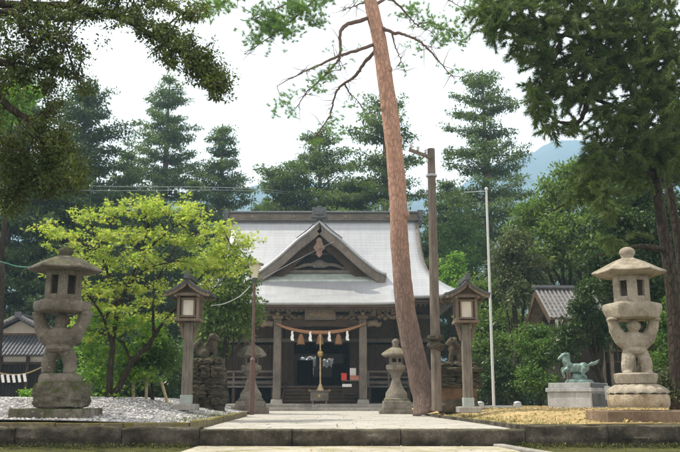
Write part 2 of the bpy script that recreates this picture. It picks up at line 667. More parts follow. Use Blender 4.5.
def curve(pts, n=14, wob=0.0):
    """smooth path through points (Catmull-Rom)"""
    pts = [Vector(p) for p in pts]
    if len(pts) == 2:
        pts = [pts[0], pts[0].lerp(pts[1], .5), pts[1]]
    ext = [pts[0] * 2 - pts[1]] + pts + [pts[-1] * 2 - pts[-2]]
    out = []
    seg = len(pts) - 1
    for i in range(n + 1):
        t = i / n * seg
        k = min(int(t), seg - 1)
        f = t - k
        a, b, c, d = ext[k], ext[k + 1], ext[k + 2], ext[k + 3]
        p = .5 * ((2 * b) + (c - a) * f + (2 * a - 5 * b + 4 * c - d) * f * f + (3 * b - a - 3 * c + d) * f ** 3)
        if wob and 0 < i < n:
            p = p + Vector((random.uniform(-wob, wob), random.uniform(-wob, wob), random.uniform(-wob, wob)))
        out.append(p)
    return out


def lin(a, b, n):
    return [a + (b - a) * i / (n - 1) for i in range(n)]


def conifer(label, px, ytop, Y, wpx, mat='leaf_cedar', ybase=402, tmin=.12, dens=1.0, leaf=.205, group='tall conifers behind the shrine',
            shape='cone', name='cedar_tree', nb=120, lean=0.0, bark='bark_cedar'):
    top = at(px, ytop, Y)
    base = Vector((top.x + lean, Y, -.2))
    H = top.z - base.z
    W = wpx * mpp(Y) * 1.58
    t = thing(name, label, 'tree', base, 0, group)
    tr = MB()
    ax = lambda f: base.lerp(top, f)
    tr.tube([ax(f) for f in (0, .25, .5, .75, .95, 1)], [H * .018 * s for s in (1.1, .9, .65, .4, .12, .03)], 8)
    cr = Crown()
    step = {'cone': 1.08, 'layer': 1.42, 'round': 1.0}[shape] * (H / 24) ** .5
    nT = max(6, int(H * (1 - tmin) / step))
    for i in range(nT):
        f = tmin + (1 - tmin) * ((i + .35 * rng.random()) / nT) ** .95
        g = 1 - f
        if shape == 'cone':
            Lt = W * (min(1.0, g * 2.1) ** .68 + .02)
        elif shape == 'round':
            Lt = W * (math.sqrt(max(0, 1 - ((f - .55) / .47) ** 2)) * .9 + .1)
        else:
            Lt = W * (.10 + .95 * min(1.0, g * 2.0) ** .62)
        Lt *= .80 + .38 * rng.random()
        nbr = 8 if Lt > 1.2 else 6
        az0 = rng.random() * 6.28
        for q in range(nbr):
            az = az0 + 2 * PI * (q + .5 * rng.random()) / nbr
            L = Lt * (.52 + .62 * rng.random())
            c0 = ax(min(1, f + rng.normal() * .006))
            rise = (.62 * f - .10) + rng.normal() * .10
            out = Vector((math.cos(az), math.sin(az), 0))
            arc = lambda s: c0 + out * L * s + Vector((0, 0, L * (rise * s - .46 * s * s + .30 * s ** 3)))
            tr.tube([arc(s) for s in (0, .35, .7, 1.0)], [max(.015, L * .018) * z for z in (1, .7, .4, .15)], 4)
            k = max(2, int(L / .30))
            for j in range(k):
                s = min(1.0, .16 + .86 * (j + .6 * rng.random()) / k)
                side = Vector((-out.y, out.x, 0)) * rng.normal() * L * .13
                rr = .27 + .22 * rng.random() + .04 * (1 - s) * L
                cr.clump(arc(s) + side, (rr * 1.45, rr * 1.45, rr * .56), int(54 * dens), leaf * (.8 + .4 * rng.random()), up=.6, droop=.2, shell=.1)
    tr.build('trunk', M[bark], t, True, world=True, fix=False)
    cr.build('crown', T_LEAF, M[mat], t, base)
    return t


def lobed(label, name, base, lobes, mat, leaf=.13, cl=.45, dens=1.0, per=46, tmpl=T_LEAF, bark='bark_dark', trunk_r=.14, fork=.45,
          cat='tree', group=None, up=.5, gap=.25, trunk_pts=None, limb_n=7):
    """broadleaf tree: lobes are (px, py, rx, ry, Y[, depth]) in photo pixels at a real distance"""
    base = Vector(base)
    t = thing(name, label, cat, base, 0, group)
    tr = MB()
    cr = Crown()
    cen = []
    for lb in lobes:
        px, py, rx, ry, Y = lb[:5]
        c = at(px, py, Y)
        m = mpp(Y)
        r = (rx * m, (lb[5] if len(lb) > 5 else rx * m * .8), ry * m)
        cen.append((c, r))
    avg = Vector((0, 0, 0))
    for c, r in cen:
        avg += c / len(cen)
    fk = base.lerp(avg, fork)
    tp = trunk_pts or [base, base.lerp(fk, .5) + Vector((random.uniform(-.1, .1), 0, 0)), fk]
    tp = curve(tp, 8)
    tr.tube(tp, lin(trunk_r * 1.2, trunk_r * .7, len(tp)), 9, .06)
    for c, r in cen:
        st = tp[random.randint(len(tp) // 2, len(tp) - 1)]
        mid = st.lerp(c, .5) + Vector((random.uniform(-.2, .2), random.uniform(-.2, .2), random.uniform(0, .3)))
        q = curve([st, mid, c], 7)
        tr.tube(q, lin(trunk_r * .45, trunk_r * .14, len(q)), 6)
        vol = r[0] * r[2]
        ncl = max(12, int(dens * (12.5 * (r[0] * r[1] * r[2]) ** .667 / (cl * cl)) + 3))
        for i in range(ncl):
            d = Vector(rng.normal(size=3)).normalized()
            if rng.random() < gap and d.y > 0.2:
                continue
            k = .35 + .68 * rng.random()
            p = c + Vector((d.x * r[0], d.y * r[1], d.z * r[2])) * k
            if p.z < base.z + .05:
                continue
            if i < limb_n:
                q = curve([c, c.lerp(p, .5) + Vector((0, 0, .06)), p], 4)
                tr.tube(q, lin(trunk_r * .13, trunk_r * .05, len(q)), 4)
            s = cl * (.55 + .6 * rng.random())
            cr.clump(p, (s, s, s * .62), per, leaf * 1.12 * (.8 + .4 * rng.random()), up=up, droop=.15, shell=.15)
    tr.build('trunk', M[bark], t, True, world=True, fix=False)
    cr.build('crown', tmpl, M[mat], t, base)
    return t

# ================================================================== GROUND
def smooth01(x):
    x = max(0.0, min(1.0, x))
    return x * x * (3 - 2 * x)


def path_left(y):
    return -2.35 - .04 * (y - 13.3)


def path_right(y):
    return 2.9 - .03 * (y - 13.3)


def z_left(x, y):
    s = smooth01((path_left(y) - x) / 2.6)
    q = smooth01((y - 13.4) / 5.5)
    return .085 + .37 * s * q + .05 * s + .025 * mnoise.noise(Vector((x * .8, y * .8, 3)))


def z_right(x, y):
    s = smooth01((x - path_right(y)) / 1.6)
    q = smooth01((y - 13.4) / 5.0)
    return .05 + .15 * s * q + .03 * s + .018 * mnoise.noise(Vector((x * .9, y * .9, 9)))


def field(name, x0, x1, y0, y1, nx, ny, fz, mat, fx0=None, fx1=None):
    V, Fc = [], []
    for j in range(ny + 1):
        y = y0 + (y1 - y0) * j / ny
        a = fx0(y) if fx0 else x0
        b = fx1(y) if fx1 else x1
        for i in range(nx + 1):
            x = a + (b - a) * i / nx
            V.append((x, y, fz(x, y)))
    for j in range(ny):
        for i in range(nx):
            k = j * (nx + 1) + i
            Fc.append((k, k + 1, k + nx + 2, k + nx + 1))
    m = MB()
    m.add(V, Fc)
    return struct(m.build(name, mat, None, True, fix=False))


def ground_mat(name, cols, scale=1.2, fine=45, bump=.5, patch=None, patch_at=(.5, .65)):
    m, nt = new_mat(name)
    n = N(nt)
    v = n.coords()
    a = n.noise(v, scale, 8, .65)
    b = n.noise(v, fine, 4, .7)
    c = n.ramp(n.math('ADD', n.math('MULTIPLY', a, .6), n.math('MULTIPLY', b, .4)), [(.32 + .36 * i / (len(cols) - 1), q) for i, q in enumerate(cols)])
    if patch:
        c = n.mix(n.ramp(n.noise(v, scale * 2.1, 7, .65), [(patch_at[0], 0), (patch_at[1], 1)]), c, patch)
    nb = n.bump(b, bump, .02)
    nb = n.bump(n.noise(v, fine * 3, 3, .7), bump * .6, .008, nb)
    n.out(c, .95, nb, spec=.1)
    return m


M['moss_ground'] = ground_mat('mossy earth', [(.030, .028, .012), (.07, .075, .02), (.12, .12, .03)], 1.6, 30, .8, (.05, .04, .025))
M['earth'] = ground_mat('packed sandy earth', [(.12, .10, .08), (.24, .215, .18), (.34, .31, .27)], .8, 25, .5)
M['lower_path'] = ground_mat('sandy stone path', [(.20, .18, .14), (.33, .305, .245), (.43, .40, .335)], 1.4, 22, .5, (.19, .18, .06), (.47, .68))
M['gold'] = ground_mat('golden dry moss and litter', [(.20, .145, .07), (.38, .285, .14), (.52, .41, .22)], 1.4, 40, .9, (.17, .155, .06), (.52, .7))
M['gravel_bed'] = ground_mat('grey gravel', [(.12, .118, .115), (.22, .215, .21), (.33, .325, .32)], 3.0, 30, 1.0)
M['paving'] = ground_mat('pale paving slab', [(.22, .205, .18), (.34, .325, .295), (.43, .41, .38)], 1.3, 30, .35, (.24, .22, .17), (.48, .72))
M['hill'] = ground_mat('wooded hillside', [(.016, .032, .036), (.030, .050, .056), (.046, .070, .072)], .02, .12, 1.0)

field('ground', -1680, 1680, -18, 1150, 40, 40, lambda x, y: -.262, M['moss_ground'])
field('lower_path', -2.2, 2.5, -14, 12.86, 6, 24, lambda x, y: -.245 + .008 * mnoise.noise(Vector((x, y, 0))), M['lower_path'])
field('terrace_ground', -90, 90, 13.2, 150, 60, 60, lambda x, y: -.02, M['earth'])
field('gravel_bed', 0, 0, 13.42, 30, 60, 70, z_left, M['gravel_bed'], lambda y: -24, lambda y: path_left(y) - .10)
field('litter_ground', 0, 0, 13.42, 34, 60, 70, z_right, M['gold'], lambda y: path_right(y) + .06, lambda y: 26)

# retaining step: one course of rough stones along the whole front
kb = MB()
xs = [-16, -13.4, -11.2, -8.9, -6.6, -5.1, -3.42, -2.2, -.75, .95, 2.9, 4.2, 5.9, 7.6, 9.8, 12.4, 15]
for i in range(len(xs) - 1):
    a, b = xs[i], xs[i + 1]
    cx = (a + b) / 2
    top = .0 if -2.3 < cx < 2.8 else (.035 if cx < 0 else .065)
    k = MB()
    nx = max(4, int((b - a) / .05))
    yf = 12.9 + random.uniform(-.03, .03) + (0.04 if top else 0)
    prof = [(yf + .05, -.30), (yf + .03, -.25), (yf + .015, -.21), (yf + .0, -.17), (yf - .012, -.13), (yf - .006, -.09), (yf + .0, top - .05), (yf + .004, top - .025),
            (yf + .014, top - .008), (yf + .04, top), (yf + .12, top + .002), (13.3, top + .003), (13.34, -.3)]
    V, Fc = [], []
    for q in range(nx + 1):
        x = a + .006 + (b - a - .012) * q / nx
        for (yy, zz) in prof:
            d = mnoise.fractal(Vector((x * 2.2, yy * 3, zz * 6 + i * 5)), 1, 2, 4)
            edge = .02 if q in (0, nx) else 0
            amp = 1.0 if top else .45
            d2 = mnoise.fractal(Vector((x * 9, yy * 9, zz * 9 + i)), 1, 2, 4)
            chip = max(0, mnoise.noise(Vector((x * 3.1, i, 2))) - .25) * .10 * (zz > top - .06)
            face = zz > -.29 and yy < 13.2
            V.append((x, yy + edge + (d * .045 * amp + d2 * .012 + chip) * face, zz + (d * .018 * amp + d2 * .006 - chip * .4) * (zz > top - .08)))
    m_ = len(prof)
    for q in range(nx):
        for r in range(m_ - 1):
            s_ = q * m_ + r
            Fc.append((s_, s_ + m_, s_ + m_ + 1, s_ + 1))
    Fc.append(tuple(range(m_)))
    Fc.append(tuple(reversed(range(nx * m_, nx * m_ + m_))))
    kb.add(V, Fc)
struct(kb.build('stone_step', M['kerb'], None, 'auto'))

# thin mossy edging stones round the two beds
ed = MB()
y = 13.4
while y < 23.5:
    l = .7 + random.random() * .5
    z = z_left(path_left(y) - .2, y) + .03
    ed.beam((path_left(y) - .02, y, z / 2 - .02), (path_left(y + l - .015) - .02, y + l - .015, z / 2 - .02), .14, z + .04)
    y += l
x = path_left(13.4) - .1
while x > -16:
    l = .8 + random.random() * .6
    h = .088 + random.uniform(-.012, .012)
    ed.box((x - l / 2, 13.43 + random.uniform(-.012, .012), h / 2 - .02), (l - .012, .15, h + .04), rz=random.uniform(-.012, .012))
    x -= l
struct(ed.build('mossy_edging', M['edging'], None, False, bevel=.012))
ed = MB()
y = 13.4
while y < 23:
    l = .7 + random.random() * .5
    ed.beam((path_right(y), y, .02), (path_right(y + l - .015), y + l - .015, .02), .10, .10)
    y += l
x = path_right(13.4) + .06
while x < 15:
    l = .9 + random.random() * .5
    ed.box((x + l / 2, 13.40, .02), (l - .012, .10, .10))
    x += l
struct(ed.build('dark_edging', M['kerb'], None, False, bevel=.012))

# paving slabs of the approach
pv = MB()
y = 13.36
row = 0
while y < 35.6:
    d = .78 + .25 * random.random()
    x = -2.45 - .03 * (y - 13)
    xe = 2.95 - .03 * (y - 13) + (0.4 if y > 24 else 0)
    if y > 24:
        x -= 1.0
    x += -.6 * (row % 2)
    xl = path_left(y) + .06 if y < 23.5 else x
    while x < xe:
        w = 1.0 + .55 * random.random()
        a, b = max(x, xl), min(x + w, xe - .02)
        if b - a > .12:
            pv.box(((a + b) / 2, y + d / 2, -.035 + random.uniform(-.003, .003)), (b - a - .014, d - .014, .07))
        x += w
    y += d
    row += 1
struct(pv.build('paving', M['paving'], None, False, bevel=.008))
# strip of step-top slabs in front of the paving is the stone_step itself; a pale stone ends the lower path
lp = MB()
lp.box((2.62, 11.6, -.235), (.16, 2.6, .05), rz=R(7))
struct(lp.build('path_edging', M['stone_base'], None, False, bevel=.012))

# loose gravel and litter lying on the beds: too many to count
def scatter_stones(name, n, mat, fpos, smin, smax, flat=.6):
    bm = bmesh.new()
    bmesh.ops.create_icosphere(bm, subdivisions=1, radius=1)
    T = np.array([v.co[:] for v in bm.verts])
    Fi = np.array([[v.index for v in f.verts] for f in bm.faces])
    bm.free()
    P = np.array([fpos() for _ in range(n)])
    S = smin + (smax - smin) * rng.random((n, 1)) ** 1.6
    sc = S * np.array([[1, 1, flat]]) * (.65 + .7 * rng.random((n, 3)))
    a = rng.random(n) * 2 * PI
    c, s = np.cos(a), np.sin(a)
    V = T[None] * sc[:, None, :]
    V = V * (1 + .18 * rng.normal(size=(n, len(T), 1)))
    X = V[:, :, 0] * c[:, None] - V[:, :, 1] * s[:, None]
    Yv = V[:, :, 0] * s[:, None] + V[:, :, 1] * c[:, None]
    W = np.stack([X, Yv, V[:, :, 2]], -1) + P[:, None, :]
    Fa = (Fi[None] + (np.arange(n) * len(T))[:, None, None]).reshape(-1, 3)
    me = bpy.data.meshes.new(name)
    me.vertices.add(n * len(T))
    me.vertices.foreach_set('co', W.astype(np.float32).ravel())
    me.loops.add(len(Fa) * 3)
    me.loops.foreach_set('vertex_index', Fa.astype(np.int32).ravel())
    me.polygons.add(len(Fa))
    me.polygons.foreach_set('loop_start', np.arange(0, len(Fa) * 3, 3, dtype=np.int32))
    me.update(calc_edges=True)
    return struct(link(name, me, mat), 'stuff')


def pebble_mat(name, cols, rough=.85):
    m, nt = new_mat(name)
    n = N(nt)
    g = n.node('ShaderNodeNewGeometry')
    c = n.ramp(g.outputs['Random Per Island'], [(i / (len(cols) - 1), q) for i, q in enumerate(cols)])
    n.out(c, rough, None, spec=.25)
    return m


M['pebble'] = pebble_mat('gravel stone', [(.13, .13, .13), (.28, .27, .265), (.43, .42, .425), (.60, .59, .58), (.34, .31, .28)])
M['litter'] = leaf_mat('fallen leaf', [(.18, .11, .05), (.36, .25, .10), (.50, .38, .18), (.20, .19, .07)], .15, (1, 1, .8), .7, .9)


def pos_gravel():
    y = 13.55 + 12 * random.random() ** 1.5
    x = path_left(y) - .12 - (14 * random.random() ** 1.15)
    return (x, y, z_left(x, y) + .004)


scatter_stones('gravel', 30000, M['pebble'], pos_gravel, .010, .034)


def pos_litter():
    y = 13.5 + 10 * random.random() ** 1.3
    x = path_right(y) + .08 + 9 * random.random()
    return (x, y, z_right(x, y) + .012)


P = np.array([pos_litter() for _ in range(6000)])
struct(leaves_mesh('leaf_litter', P, np.c_[rng.normal(size=(6000, 2)), .25 * rng.normal(size=6000)], unit(rng.normal(size=(6000, 3)) * .35 + np.array([[0, 0, 1]])),
                   .035 + .05 * rng.random(6000), T_LEAF, M['litter'], None, (0, 0, 0)), 'stuff')


cr = Crown()
for _ in range(420):
    x = random.choice([-2.35 - 8 * random.random(), 2.8 + 6 * random.random()])
    cr.clump((x, 12.88 - .55 * random.random() ** 2, -.255 + .02 * random.random()), (.10, .08, .045), 40, .032, up=.8, shell=.3)
struct(cr.build('moss_cushions', T_LEAF, leaf_mat('moss cushion', [(.03, .035, .010), (.07, .078, .018), (.12, .12, .03)], .2), None, (0, 0, 0)), 'stuff')


def pos_moss():
    if random.random() < .7:
        x = -2.3 - 9 * random.random()
    else:
        x = 2.7 + 7 * random.random()
    return (x, 12.8 - 2.6 * random.random() ** 1.5, -.26)


P = np.array([pos_moss() for _ in range(9000)])
struct(leaves_mesh('moss', P, unit(rng.normal(size=(9000, 3)) * .5 + np.array([[0, 0, 1]])), rand_dirs(9000), .02 + .03 * rng.random(9000), T_NEEDLE,
                   leaf_mat('moss tuft', [(.04, .045, .012), (.10, .11, .025), (.16, .15, .04)], .3), None, (0, 0, 0)), 'stuff')

def pos_grass():
    r = random.random()
    if r < .35:
        y = 13.45 + 9 * random.random()
        x = path_left(y) - .12 - .25 * abs(random.gauss(0, 1))
        return (x, y, z_left(x, y))
    if r < .6:
        y = 13.5 + 8 * random.random()
        x = path_right(y) + .1 + .3 * abs(random.gauss(0, 1))
        return (x, y, z_right(x, y))
    if r < .8:
        x = -2.5 - 8 * random.random()
        return (x, 13.55 + .12 * abs(random.gauss(0, 1)), .09)
    x = 3.1 + 6 * random.random()
    return (x, 13.5 + .25 * abs(random.gauss(0, 1)), .06)


Q = []
for _ in range(700):
    p = pos_grass()
    for k_ in range(9):
        Q.append((p[0] + random.gauss(0, .03), p[1] + random.gauss(0, .03), p[2] - .005))
P = np.array(Q)
struct(leaves_mesh('grass', P, unit(rng.normal(size=(len(P), 3)) * .45 + np.array([[0, 0, 1]])), rand_dirs(len(P)), .03 + .07 * rng.random(len(P)) ** 2, T_NEEDLE,
                   leaf_mat('grass blade', [(.06, .07, .02), (.13, .15, .04), (.24, .22, .07)], .35), None, (0, 0, 0)), 'stuff')
P = []
for _ in range(170):
    y = 13.0 + 14 * random.random() ** 1.5
    P.append((-2.4 + 5.2 * random.random(), y, .008))
for _ in range(120):
    P.append((-2.1 + 4.5 * random.random(), 10.5 + 2.3 * random.random(), -.235))
P = np.array(P)
struct(leaves_mesh('fallen_leaves', P, np.c_[rng.normal(size=(len(P), 2)), .1 * rng.normal(size=len(P))], unit(rng.normal(size=(len(P), 3)) * .25 + np.array([[0, 0, 1]])),
                   .025 + .04 * rng.random(len(P)), T_LEAF, M['litter'], None, (0, 0, 0)), 'stuff')

# ================================================================== LARGE STONE LANTERNS CARRIED BY A FIGURE
def side_points(n, R_, sub, rot):
    out = []
    for k in range(n):
        a0, a1 = 2 * PI * k / n + rot, 2 * PI * (k + 1) / n + rot
        for j in range(sub):
            f = j / sub
            x = math.cos(a0) * (1 - f) + math.cos(a1) * f
            y = math.sin(a0) * (1 - f) + math.sin(a1) * f
            out.append((x * R_, y * R_, abs(2 * f - 1)))  # 1 at the corner
    return out


def hex_solid(mb, prof, n=6, sub=6, rot=0.0, lift=0.0, c=(0, 0, 0), wave=0.0):
    """rings of a hexagon; prof = (radius, z); corners lifted in proportion to the radius"""
    Rm = max(r for r, z in prof)
    V, Fc = [], []
    m = n * sub
    for r, z in prof:
        for (x, y, k) in side_points(n, max(r, .001), sub, rot):
            V.append((c[0] + x * (1 + wave * k * (r / Rm) ** 2), c[1] + y * (1 + wave * k * (r / Rm) ** 2), c[2] + z + lift * k * k * (r / Rm) ** 2))
    for i in range(len(prof) - 1):
        for k in range(m):
            a, b = i * m + k, i * m + (k + 1) % m
            Fc.append((a, b, b + m, a + m))
    Fc.append(tuple(reversed(range(m))))
    Fc.append(tuple(range((len(prof) - 1) * m, len(prof) * m)))
    mb.add(V, Fc)
    return mb


def hex_box(mb, Rr, z0, z1, th, hole_w, h0, h1, rot, n=6):
    """hollow hexagonal fire box with a window in each side"""
    ap = Rr * math.cos(PI / n)
    side = 2 * Rr * math.sin(PI / n)
    for k in range(n):
        a = 2 * PI * (k + .5) / n + rot
        M_ = Matrix.Rotation(a, 3, 'Z')

        def bx(u0, u1, w0, w1):
            cx = M_ @ Vector((ap - th / 2, (u0 + u1) / 2, (w0 + w1) / 2))
            mb.box(cx, (th, u1 - u0, w1 - w0), a)
        s = side / 2 - .004
        if math.sin(a) > -.25:
            bx(-s, s, z0, z1)
            continue
        bx(-s, -hole_w / 2, z0, z1)
        bx(hole_w / 2, s, z0, z1)
        bx(-hole_w / 2, hole_w / 2, z0, h0)
        bx(-hole_w / 2, hole_w / 2, h1, z1)
    mb.lathe([(ap * .99, z0 + .002), (ap * .99, z0 + .02)], n, (0, 0, 0), rot)
    return mb


def strong_figure(mb, z0, h, sx=1, back=False):
    """squat strong man holding the slab up with both arms; feet at z0, slab at z0+h"""
    s = h
    f = -1 if not back else 1
    Z = lambda k: z0 + s * k
    hip = Vector((0, 0, Z(.40)))
    for q in (-1, 1):
        foot = Vector((q * .175 * s, f * .03 * s, Z(.03)))
        knee = Vector((q * .165 * s, f * .06 * s, Z(.22)))
        hp = Vector((q * .09 * s, 0, Z(.42)))
        mb.tube(curve([hp, knee, foot], 8), lin(.12 * s, .095 * s, 9), 10)
        mb.ell(foot + Vector((q * .01 * s, f * .05 * s, .0)), (.085 * s, .13 * s, .045 * s))
        mb.ell(knee, (.105 * s, .105 * s, .10 * s))
        sh = Vector((q * .22 * s, 0, Z(.62)))
        el = Vector((q * .33 * s, f * .03 * s, Z(.80)))
        ha = Vector((q * .375 * s, f * .02 * s, Z(.985)))
        mb.tube(curve([Vector((q * .08 * s, 0, Z(.54))), sh, el, ha], 10), [.15 * s, .15 * s, .145 * s, .135 * s, .13 * s, .125 * s, .115 * s, .11 * s, .105 * s, .10 * s, .10 * s], 10)
        mb.ell(sh, (.14 * s, .14 * s, .13 * s))
        mb.ell(ha + Vector((0, 0, -.01)), (.10 * s, .11 * s, .05 * s))
        for e in range(4):
            mb.ell(ha + Vector((q * .02 * s + (e - 1.5) * .04 * s, f * .10 * s, -.01 * s)), (.018 * s, .05 * s, .024 * s), 8)
    mb.ell((0, 0, Z(.44)), (.19 * s, .16 * s, .12 * s))
    mb.ell((0, f * .015 * s, Z(.54)), (.22 * s, .18 * s, .17 * s))
    mb.ell((0, 0, Z(.63)), (.25 * s, .17 * s, .14 * s))
    mb.tube([(0, 0, Z(.66)), (0, f * .02 * s, Z(.80))], [.10 * s, .085 * s], 10)
    hc = Vector((0, f * .05 * s, Z(.86)))
    mb.ell(hc, (.105 * s, .115 * s, .135 * s), 18)
    mb.ell(hc + Vector((0, f * .115 * s, -.01 * s)), (.022 * s, .03 * s, .03 * s), 10)          # nose
    mb.ell(hc + Vector((0, f * .095 * s, -.062 * s)), (.05 * s, .025 * s, .014 * s), 10)        # lips
    mb.ell(hc + Vector((0, f * .095 * s, .04 * s)), (.085 * s, .028 * s, .018 * s), 10)         # brow
    for q in (-1, 1):
        mb.ell(hc + Vector((q * .105 * s, 0, 0)), (.02 * s, .035 * s, .045 * s), 10)             # ears
        mb.ell(hc + Vector((q * .04 * s, f * .10 * s, .012 * s)), (.02 * s, .016 * s, .014 * s), 8)
        mb.ell(hc + Vector((q * .055 * s, f * .085 * s, -.03 * s)), (.035 * s, .03 * s, .03 * s), 10)
    # loin cloth
    mb.lathe([(.17 * s, Z(.36)), (.205 * s, Z(.41)), (.195 * s, Z(.46))], 16)


# ---- left one
LX = at(54, 418, 14.55)
ZL = .12
tl = thing('stone_lantern', 'tall grey stone lantern on a rough mossy boulder in gravel, carried by a carved figure', 'stone lantern', (LX.x, 14.55, ZL), 0)
k = 14.55 / FPX * 1.0


def zl(py):
    return at(66, py, 14.55).z - ZL


b = MB()
b.box((.05, 0, .08), (1.30, 1.1, .22))
b.build('plinth', M['boulder'], tl, False, bevel=.02)
b = MB()
rock(b, (.12, 0, zl(395.0)), (1.02, .98, .56), 3, .72, 5, .10, 2.6)
b.build('boulder_base', M['boulder'], tl, True)
b = MB()
b.lathe([(.30, zl(386.0)), (.36, zl(384.5)), (.375, zl(380)), (.36, zl(376)), (.34, zl(374.4)), (.31, zl(373.8))], 28, (.06, 0, 0))
b.build('round_base', M['lantern_grey'], tl, 'auto')
b = MB()
strong_figure(b, zl(375.5), zl(312.0) - zl(375.5), back=True)
organic(b, 'carved_figure', M['lantern_grey'], tl, .011, 2, .018)
b = MB()
hex_solid(b, [(.40, zl(313.2)), (.47, zl(312)), (.505, zl(309)), (.51, zl(304)), (.49, zl(301.8)), (.44, zl(301))], rot=R(12))
b.build('platform', M['lantern_grey'], tl, 'auto', bevel=.008)
b = MB()
hex_box(b, .355, zl(302), zl(270.5), .07, .15, zl(295.5), zl(277), R(12 + 34))
b.build('fire_box', M['lantern_grey'], tl, False, bevel=.008)
b = MB()
hex_solid(b, [(.33, zl(272)), (.50, zl(272.2)), (.655, zl(271.6)), (.665, zl(270.2)), (.645, zl(268.9)), (.50, zl(264.5)), (.34, zl(260.0)), (.20, zl(257.2)), (.10, zl(256.4))],
          rot=R(12), lift=.012)
b.build('roof', M['lantern_grey'], tl, 'auto', bevel=.006)
b = MB()
b.lathe([(.10, zl(257)), (.13, zl(256.2)), (.10, zl(255.4)), (.12, zl(254)), (.138, zl(251.6)), (.12, zl(249)), (.07, zl(247.4)), (.01, zl(246.6))], 20)
b.build('finial', M['boulder'], tl, True)

# ---- right one
RXp = at(640, 420, 14.3)
ZR = .06
tr_ = thing('stone_lantern', 'tall sandy stone lantern on a lotus base and brown slab, carried by a carved figure', 'stone lantern', (RXp.x, 14.3, ZR), 0)


def zr(py):
    return at(627, py, 14.3).z - ZR


b = MB()
b.box((.22, .05, .085), (1.92, 1.25, .27))
b.build('plinth', M['brown_slab'], tr_, False, bevel=.018)
b = MB()
b.lathe([(.50, zr(407.5)), (.525, zr(405)), (.53, zr(399)), (.52, zr(395.5)), (.49, zr(394))], 40, (.0, 0, 0))
b.v = [(x * .98, y, z) for x, y, z in b.v]
b.v = [(x - .0, y, z) for x, y, z in b.v]
b.build('drum_base', stone_mat('carved sandy granite', (.13, .09, .055), (.42, .34, .235), (.56, .48, .36), moss_amt=.35, moss=(.12, .1, .05), scale=4.5), tr_, 'auto')
b = MB()
nP = 16
prof = [(.50, 394.0), (.50, 392.2), (.45, 389), (.37, 386), (.30, 384)]
V, Fc = [], []
m = nP * 6
for r, py in prof:
    for q in range(m):
        a = 2 * PI * q / m
        w = 1 + .055 * abs(math.sin(a * nP / 2)) * (r / .5) ** 2
        V.append((math.cos(a) * r * w, math.sin(a) * r * w, zr(py) + .018 * abs(math.sin(a * nP / 2)) * (r > .36)))
for i in range(len(prof) - 1):
    for q in range(m):
        Fc.append((i * m + q, i * m + (q + 1) % m, (i + 1) * m + (q + 1) % m, (i + 1) * m + q))
b.add(V, Fc)
b.build('lotus_base', M['lantern_warm'], tr_, True)
b = MB()
b.lathe([(.27, zr(385)), (.34, zr(383.5)), (.365, zr(378)), (.37, zr(374.6)), (.35, zr(373.6)), (.30, zr(373.2))], 28, (-.02, 0, 0))
b.build('round_base', M['lantern_warm'], tr_, 'auto')
b = MB()
strong_figure(b, zr(374.8), zr(318.5) - zr(374.8))
b.v = [(x - .0, y, z) for x, y, z in b.v]
organic(b, 'carved_figure', M['lantern_warm'], tr_, .011, 2, .015)
b = MB()
hex_solid(b, [(.36, zr(320)), (.44, zr(318.6)), (.50, zr(311.5)), (.515, zr(307.5)), (.50, zr(304.5)), (.42, zr(303.2))], rot=R(-16), c=(.01, 0, 0))
b.build('platform', M['lantern_warm'], tr_, 'auto', bevel=.01)
b = MB()
hex_box(b, .345, zr(304), zr(276.5), .07, .14, zr(297.5), zr(282), R(-16 - 30))
b.v = [(x + .02, y, z) for x, y, z in b.v]
b.build('fire_box', M['lantern_warm'], tr_, False, bevel=.008)
b = MB()
hex_solid(b, [(.33, zr(277.5)), (.50, zr(277.2)), (.61, zr(275.5)), (.65, zr(273.8)), (.63, zr(272.3)), (.50, zr(268.6)), (.37, zr(264.6)), (.25, zr(261.2)), (.14, zr(258.8)), (.10, zr(258.4))],
          rot=R(-16), lift=.02, c=(.0, 0, 0))
b.build('roof', M['lantern_warm'], tr_, 'auto', bevel=.008)
b = MB()
b.lathe([(.10, zr(259.5)), (.12, zr(258.2)), (.10, zr(257.2)), (.125, zr(255.2)), (.142, zr(252.6)), (.12, zr(249.6)), (.07, zr(247.8)), (.01, zr(247))], 20, (.0, 0, 0))
b.build('finial', M['lantern_warm'], tr_, True)

